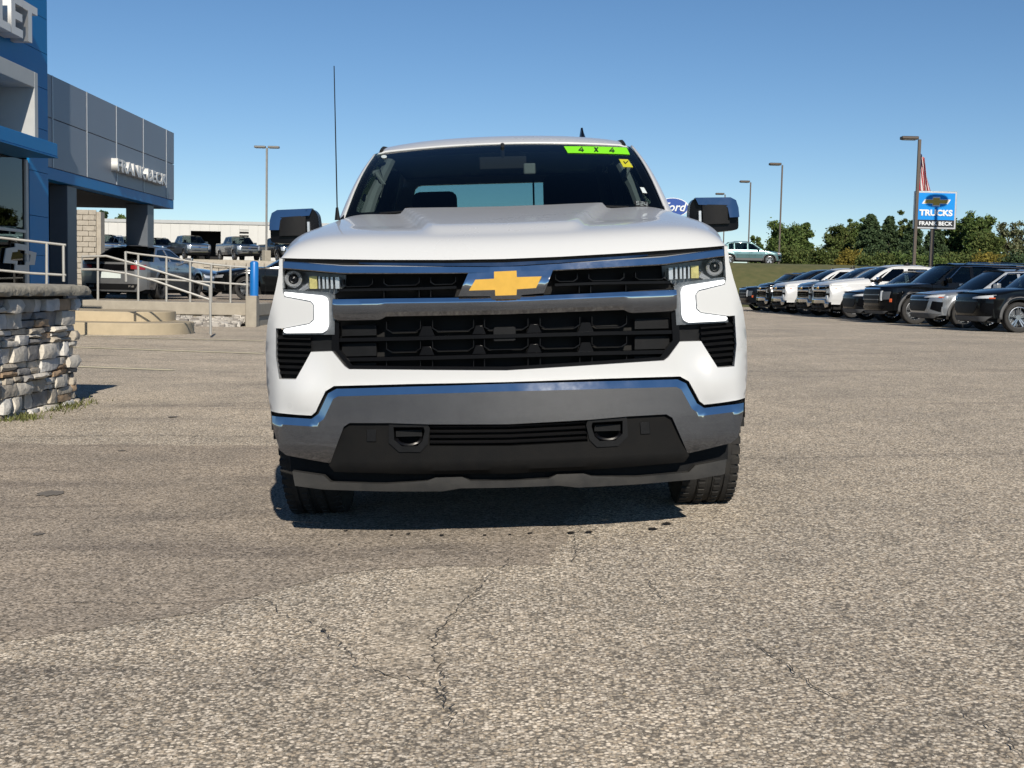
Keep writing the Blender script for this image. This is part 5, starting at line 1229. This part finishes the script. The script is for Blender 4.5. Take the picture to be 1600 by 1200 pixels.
# blue truck sign with its panel, letters and post
mat('sign_blue', (.0, .25, .70), .45, var=.03, spec=.25); mat('sign_black', (.008, .008, .01), .35, var=.05); mat('sign_white', (.72, .74, .75), .4, var=.02); mat('sign_frame', (.42, .43, .44), .4, .5, var=.05)
YS = 66.; a = at(1431.5, 298, YS); b = at(1493, 358.5, YS); c = (a+b)/2; hw_ = (b.x-a.x)/2; hh = (a.z-b.z)/2
sg = empty('dealer_sign', (c.x, YS, gz(c.x, YS))); tag(sg, 'square blue and black truck dealer sign on a dark post', 'sign'); zc = c.z-sg.location.z
bevel(MB().box((-hw_, 0, zc-hh), (hw_, .35, zc+hh)).build('sign_box', 'sign_frame', sg), .02); t_ = .10
bz = zc-hh*.52
MB().box((-hw_+t_, -.012, bz), (hw_-t_, 0, zc+hh-t_)).build('blue_face', 'sign_blue', sg); MB().box((-hw_+t_, -.012, zc-hh+t_), (hw_-t_, 0, bz-.004)).build('black_face', 'sign_black', sg)
MB().box((-.16, .08, -.1), (.02, .26, zc-hh)).build('post', 'pole_bronze', sg)
def sign_text(s, zz, wid, hgt, m='sign_white', bold=.03, shear=0):
    t = text_mesh('lettering', s, 1.0, .03, m, None, bold=bold, shear=shear); d = t.dimensions
    t.parent = sg; t.matrix_local = Matrix.Translation((0, -.028, zz)) @ Matrix.Rotation(R(90), 4, 'X') @ Matrix.Diagonal((wid/d.x, hgt/.70, 1, 1)); return t
sign_text('TRUCKS', zc-hh*.16, hw_*1.62, .30, bold=.045); sign_text('FRANK BECK', zc-hh*.72, hw_*1.62, .20, bold=.03)
BT_ = [(-1, -.20), (-.80, .19), (-.26, .19), (-.26, .40), (.26, .40), (.26, .19), (1, .19), (.80, -.20), (.26, -.20), (.26, -.40), (-.26, -.40), (-.26, -.20)]
zb_ = zc+hh*.45; e1_ = panel('sign_emblem', [(x*hw_*.70, zb_+z*hw_*.56) for x, z in BT_], lambda u, v: (u, -.022, v), 'sign_white', sg, (0, .02, 0), .3); panel('emblem_face', [(x*hw_*.60, zb_+z*hw_*.42) for x, z in BT_], lambda u, v: (u, -.03, v), 'gold', e1_, (0, .02, 0), .3)
# limp flag on its own pole behind the lamp
fp = at(1437.5, 240, 74.); fl = empty('flag_pole', (fp.x, 74, gz(fp.x, 74))); tag(fl, 'thin white flag pole behind the brown lamp post', 'flag pole'); MB().tube([(0, 0, 0), (0, 0, fp.z+.5-fl.location.z)], [.05, .03], 8).build('pole', 'sign_frame', fl)
fg = empty('flag', (fp.x, 74, fp.z)); tag(fg, 'limp red and white striped flag hanging above the blue sign', 'flag'); mat('flag_red', (.42, .02, .035), .7, var=.05); mat('flag_white', (.66, .64, .62), .7, var=.03); mat('flag_navy', (.012, .02, .09), .7, var=.05)
hF = fp.z - at(1440, 300, 74.).z
def flag_pt(s, t):                       # s across the stripes, t along the cloth: gathered folds that hang from the hoist
    z = -t*hF*1.0 - s*.25; w = .22+.62*t**1.2; x = .03 + w*s + .05*math.sin(9*s+5*t); y = .14*math.sin(11*s+3*t)*(.4+t); return (x, y, z)
for k in range(9):
    grid('stripe', lambda u, v, k=k: flag_pt((k+u)/9, v), 2, 14, 'flag_red' if k % 2 == 0 else 'flag_white', fg, 60, .006)
grid('canton', lambda u, v: tuple(Vector(flag_pt(u*.5, v*.30))+Vector((0, -.03, 0))), 4, 6, 'flag_navy', fg, 60, .006)
# oval sign partly hidden behind the truck's mirror
YO = 116.; c = at(1051, 324, YO); os_ = empty('oval_sign', (c.x, YO, TZ)); tag(os_, 'blue oval sign with white script behind the truck windshield pillar', 'sign'); zc = c.z-TZ; ra, rb_ = 1.55, .90
ell = lambda k: [(ra*k*math.cos(R(10*i)), zc+rb_*k*math.sin(R(10*i))) for i in range(36)]
o1 = panel('oval_rim', ell(1), lambda u, v: (u, -.02, v), 'sign_white', os_, (0, .3, 0), .6); panel('oval_face', ell(.93), lambda u, v: (u, -.05, v), 'oval_sign_blue' if False else mat('oval_sign_blue', (.01, .06, .30), .35, var=.03), o1, (0, .04, 0), .6)
t = text_mesh('lettering', 'Ford', 1.1, .04, 'sign_white', None, shear=.3, bold=.02); t.parent = os_; t.matrix_local = Matrix.Translation((.08, -.09, zc)) @ Matrix.Rotation(R(90), 4, 'X')
MB().box((-.15, .02, -.1), (.15, .25, zc-.9)).build('post', 'pole_grey', os_)
# trees
def leaf_mat(name, lo, hi, alt):
    m = mat(name, lo, .75); nt = m.node_tree; g = nt.nodes.new('ShaderNodeNewGeometry'); rp = nt.nodes.new('ShaderNodeValToRGB'); e = rp.color_ramp.elements
    e[0].color = (*lo, 1); e[1].color = (*alt, 1); q = e.new(.7); q.color = (*hi, 1); nt.links.new(g.outputs['Random Per Island'], rp.inputs[0]); nt.links.new(rp.outputs[0], nt.nodes['Principled BSDF'].inputs['Base Color'])
    nt.nodes['Principled BSDF'].inputs['Specular IOR Level'].default_value = .2
leaf_mat('leaf_green', (.055, .09, .024), (.10, .15, .042), (.15, .18, .055)); leaf_mat('leaf_dark', (.034, .06, .026), (.06, .095, .043), (.09, .125, .054)); leaf_mat('leaf_olive', (.055, .08, .022), (.09, .12, .034), (.14, .15, .045)); leaf_mat('leaf_yellow', (.12, .105, .02), (.19, .155, .03), (.26, .20, .04)); leaf_mat('leaf_pale', (.07, .085, .04), (.12, .13, .065), (.17, .17, .09))
mat('bark', (.10, .08, .06), .9, var=.25, vscale=8, bump=.4, bscale=30)
def quad(mb, p, s, r):
    n = Vector((r.gauss(0, 1), r.gauss(0, 1), r.gauss(0, 1)+.4)).normalized(); u = n.orthogonal().normalized(); v = n.cross(u); a = r.uniform(0, 6.3); u, v = u*math.cos(a)+v*math.sin(a), v*math.cos(a)-u*math.sin(a)
    mb.add([p-u*s, p+v*s*.6, p+u*s, p-v*s*.6], [(0, 1, 2, 3)])
def tree(name, label, px0, px1, ytop, Y, m, kind, seed, z0=TZ, dens=1., group='trees beyond the lot', cat='tree'):
    r = random.Random(seed); a = at(px0, 400, Y).x; b = at(px1, 400, Y).x; top = at((px0+px1)/2, ytop, Y).z; W_ = (b-a)/2; H = top-z0
    root = empty(name, ((a+b)/2, Y, z0)); tag(root, label, cat, group); tk = MB(); cr = MB(); tips = []
    if kind == 'bush':
        for k in range(5): q = Vector((r.uniform(-.5, .5)*W_, r.uniform(-.5, .5)*W_, H*r.uniform(.4, .7))); tk.tube([(0, 0, 0), q*.5, q], [.06, .04, .02], 5)
        cl = [(Vector((r.uniform(-.75, .75)*W_, r.uniform(-.7, .7)*W_, H*r.uniform(.12, .80))), r.uniform(.25, .45)*min(W_, H)) for _ in range(20)]; s0 = .12
    elif kind == 'pine':
        tk.tube([(0, 0, 0), (r.uniform(-.1, .1), 0, H*.5), (0, 0, H)], [.2, .12, .02], 7); cl = []; s0 = .13
        n = int(H*7)
        for k in range(n):
            t = (k+.5)/n; z = H*(.06+.92*t); R_ = W_*1.1*(1-t)**.7*r.uniform(.75, 1.15)+.2; az = r.uniform(0, 6.3)
            for q in range(2):
                az += 2.4; e = Vector((math.cos(az)*R_, math.sin(az)*R_, z-.18*R_)); tk.tube([(0, 0, z), e], [.035, .01], 4)
                for f in (.45, .75, .98): cl.append((Vector((e.x*f, e.y*f, z-.16*R_*f)), .18+.26*(1-t)*1.2))
    else:
        tk.tube([(0, 0, 0), (r.uniform(-.15, .15), 0, H*.25), (r.uniform(-.2, .2), r.uniform(-.2, .2), H*.6)], [.026*H, .02*H, .01*H], 8); cl = []; s0 = .135
        nb = 15 if kind == 'broad' else 10
        for k in range(nb):
            az = 2.4*k+r.uniform(-.4, .4); zb = H*lerp(.22, .58, k/nb); e = Vector((math.cos(az)*W_*r.uniform(.45, .8), math.sin(az)*W_*r.uniform(.45, .8), H*lerp(.35, .90, k/nb)+r.uniform(-.05, .05)*H))
            md = Vector((e.x*.45, e.y*.45, lerp(zb, e.z, .45))); tk.tube([(0, 0, zb), md, e], [.010*H, .007*H, .003*H], 5)
            for q in range(5 if kind == 'broad' else 3): cl.append((e*r.uniform(.75, 1.05)+Vector((r.gauss(0, .2)*W_, r.gauss(0, .2)*W_, r.gauss(0, .08)*H)), W_*r.uniform(.16, .34)))
        for q in range(22 if kind == 'broad' else 5): cl.append((Vector((r.uniform(-.7, .7)*W_, r.uniform(-.6, .6)*W_, H*r.uniform(.22, .93))), W_*r.uniform(.2, .38)))
    for c, R_ in cl:
        n = int(dens*(95 if kind == 'pine' else 240)*(.55+R_*.6)) if kind != 'sparse' else int(dens*150*(.5+R_*.5))
        for k in range(n):
            d = Vector((r.gauss(0, 1), r.gauss(0, 1), r.gauss(0, .8)))*R_*.52
            p = c+d
            if p.z < .15: p.z = .15+r.random()*.2
            quad(cr, p, s0*r.uniform(.6, 1.3), r)
    tk.build('trunk', 'bark', root, 60); cr.build('crown', m, root, None)
TR = [('maple_tree', 'round dense green tree behind the tall brown lamp post', 1196, 1250, 344, 128, 'leaf_green', 'broad'), ('maple_tree', 'narrow green tree leaning beside the round dense one', 1236, 1268, 347, 132, 'leaf_green', 'broad'), ('young_tree', 'small dark tree beyond the roof of the teal crossover', 1172, 1190, 368, 140, 'leaf_green', 'broad'),
      ('oak_tree', 'reddish olive tree left of the dark spruces', 1290, 1330, 350, 136, 'leaf_olive', 'broad'), ('oak_tree', 'green tree with thin twigs beside the olive one', 1318, 1350, 343, 138, 'leaf_green', 'broad'), ('spruce_tree', 'dark spruce with a broad base, beside the green oak', 1336, 1382, 334, 130, 'leaf_dark', 'pine'), ('spruce_tree', 'dark pointed spruce between two other spruces', 1366, 1410, 337, 134, 'leaf_dark', 'pine'),
      ('oak_tree', 'brownish thin-topped tree left of the blue sign', 1398, 1424, 335, 142, 'leaf_olive', 'broad'), ('spruce_tree', 'blue-green spruce behind the brown lamp post', 1404, 1446, 344, 128, 'leaf_dark', 'pine'), ('spruce_tree', 'dark spruce directly behind the post of the blue sign', 1440, 1480, 348, 130, 'leaf_dark', 'pine'), ('oak_tree', 'green tree behind the right edge of the blue sign', 1474, 1514, 338, 132, 'leaf_green', 'broad'),
      ('maple_tree', 'tall bright green tree right of the blue sign', 1506, 1548, 331, 128, 'leaf_green', 'broad'), ('maple_tree', 'yellow-green tree in front of the tall bright one', 1518, 1566, 362, 122, 'leaf_olive', 'broad'), ('birch_tree', 'airy pale birch with sky showing through its crown', 1552, 1592, 333, 124, 'leaf_pale', 'sparse'), ('birch_tree', 'airy pale birch at the edge of the row', 1580, 1625, 340, 126, 'leaf_pale', 'sparse'), ('maple_tree', 'green tree behind the pair of birches', 1615, 1690, 336, 128, 'leaf_green', 'broad'),
      ('far_tree', 'dark tree top behind the white metal building beside the limestone wall', 150, 166, 329, 150, 'leaf_dark', 'broad'), ('far_tree', 'low green tree top behind the white metal building', 176, 202, 337, 155, 'leaf_green', 'broad')]
for k, (nm, lb, a, b, t, Y, m, kd) in enumerate(TR): tree(nm, lb, a, b, t, Y, m, kd, 40+k)
BS = [('shrub', 'golden shrub in front of the olive trees', 1304, 1346, 388, 118, 'leaf_yellow'), ('shrub', 'olive shrub beside the teal crossover', 1216, 1262, 384, 110, 'leaf_olive'), ('shrub', 'dark olive shrub under the first spruce', 1262, 1308, 386, 120, 'leaf_olive'), ('shrub', 'low olive shrub left of the brown lamp post', 1340, 1400, 394, 114, 'leaf_olive'), ('shrub', 'green shrub under the blue sign', 1396, 1470, 398, 112, 'leaf_green'), ('shrub', 'olive shrub right of the sign post', 1466, 1530, 394, 114, 'leaf_olive'), ('shrub', 'yellow-green shrub below the tall bright tree', 1522, 1575, 392, 112, 'leaf_yellow'), ('shrub', 'dark shrub at the foot of the birches', 1566, 1640, 398, 110, 'leaf_dark')]
for k, (nm, lb, a, b, t, Y, m) in enumerate(BS): tree(nm, lb, a, b, t, Y, m, 'bush', 80+k, group='shrubs on the bank', cat='shrub', dens=1.8)
UG = ['green undergrowth right behind the teal crossover', 'olive undergrowth at the foot of the round dense tree', 'dark undergrowth between the round tree and the olive trees', 'green undergrowth at the foot of the reddish olive tree', 'olive undergrowth at the foot of the first dark spruce', 'dark undergrowth between the spruces and the brown lamp post', 'green undergrowth at the foot of the blue sign post', 'olive undergrowth at the foot of the tall bright tree', 'dark undergrowth at the foot of the airy birches']
for k in range(9):                       # low growth that closes the foot of the tree row
    a = 1176+k*50+(k % 3)*9; tree('shrub', UG[k], a, a+62, 405-(k % 2)*5, 124+k % 3, ('leaf_green', 'leaf_olive', 'leaf_dark')[k % 3], 'bush', 120+k, group='undergrowth below the trees', cat='shrub', dens=2.)
# a small oval sign out on the lot whose shadow falls on the blue sign
e_c = Vector((sg.location.x, YS, sg.location.z+zb_)) + sun_dir*11.5
o2 = empty('oval_sign', (e_c.x, e_c.y, gz(e_c.x, e_c.y))); tag(o2, 'small dark oval sign on a thin post, sunward of the blue dealer sign', 'sign'); zz = e_c.z-o2.location.z
panel('oval_face', [(.62*math.cos(R(15*i)), zz+.36*math.sin(R(15*i))*(1+.12*math.cos(R(30*i)))) for i in range(24)], lambda u, v: (u, 0, v), 'oval_blue', o2, (0, .12, 0), .3); MB().box((-.08, .02, 0), (.08, .14, zz-.3)).build('post', 'pole_bronze', o2)
bake()
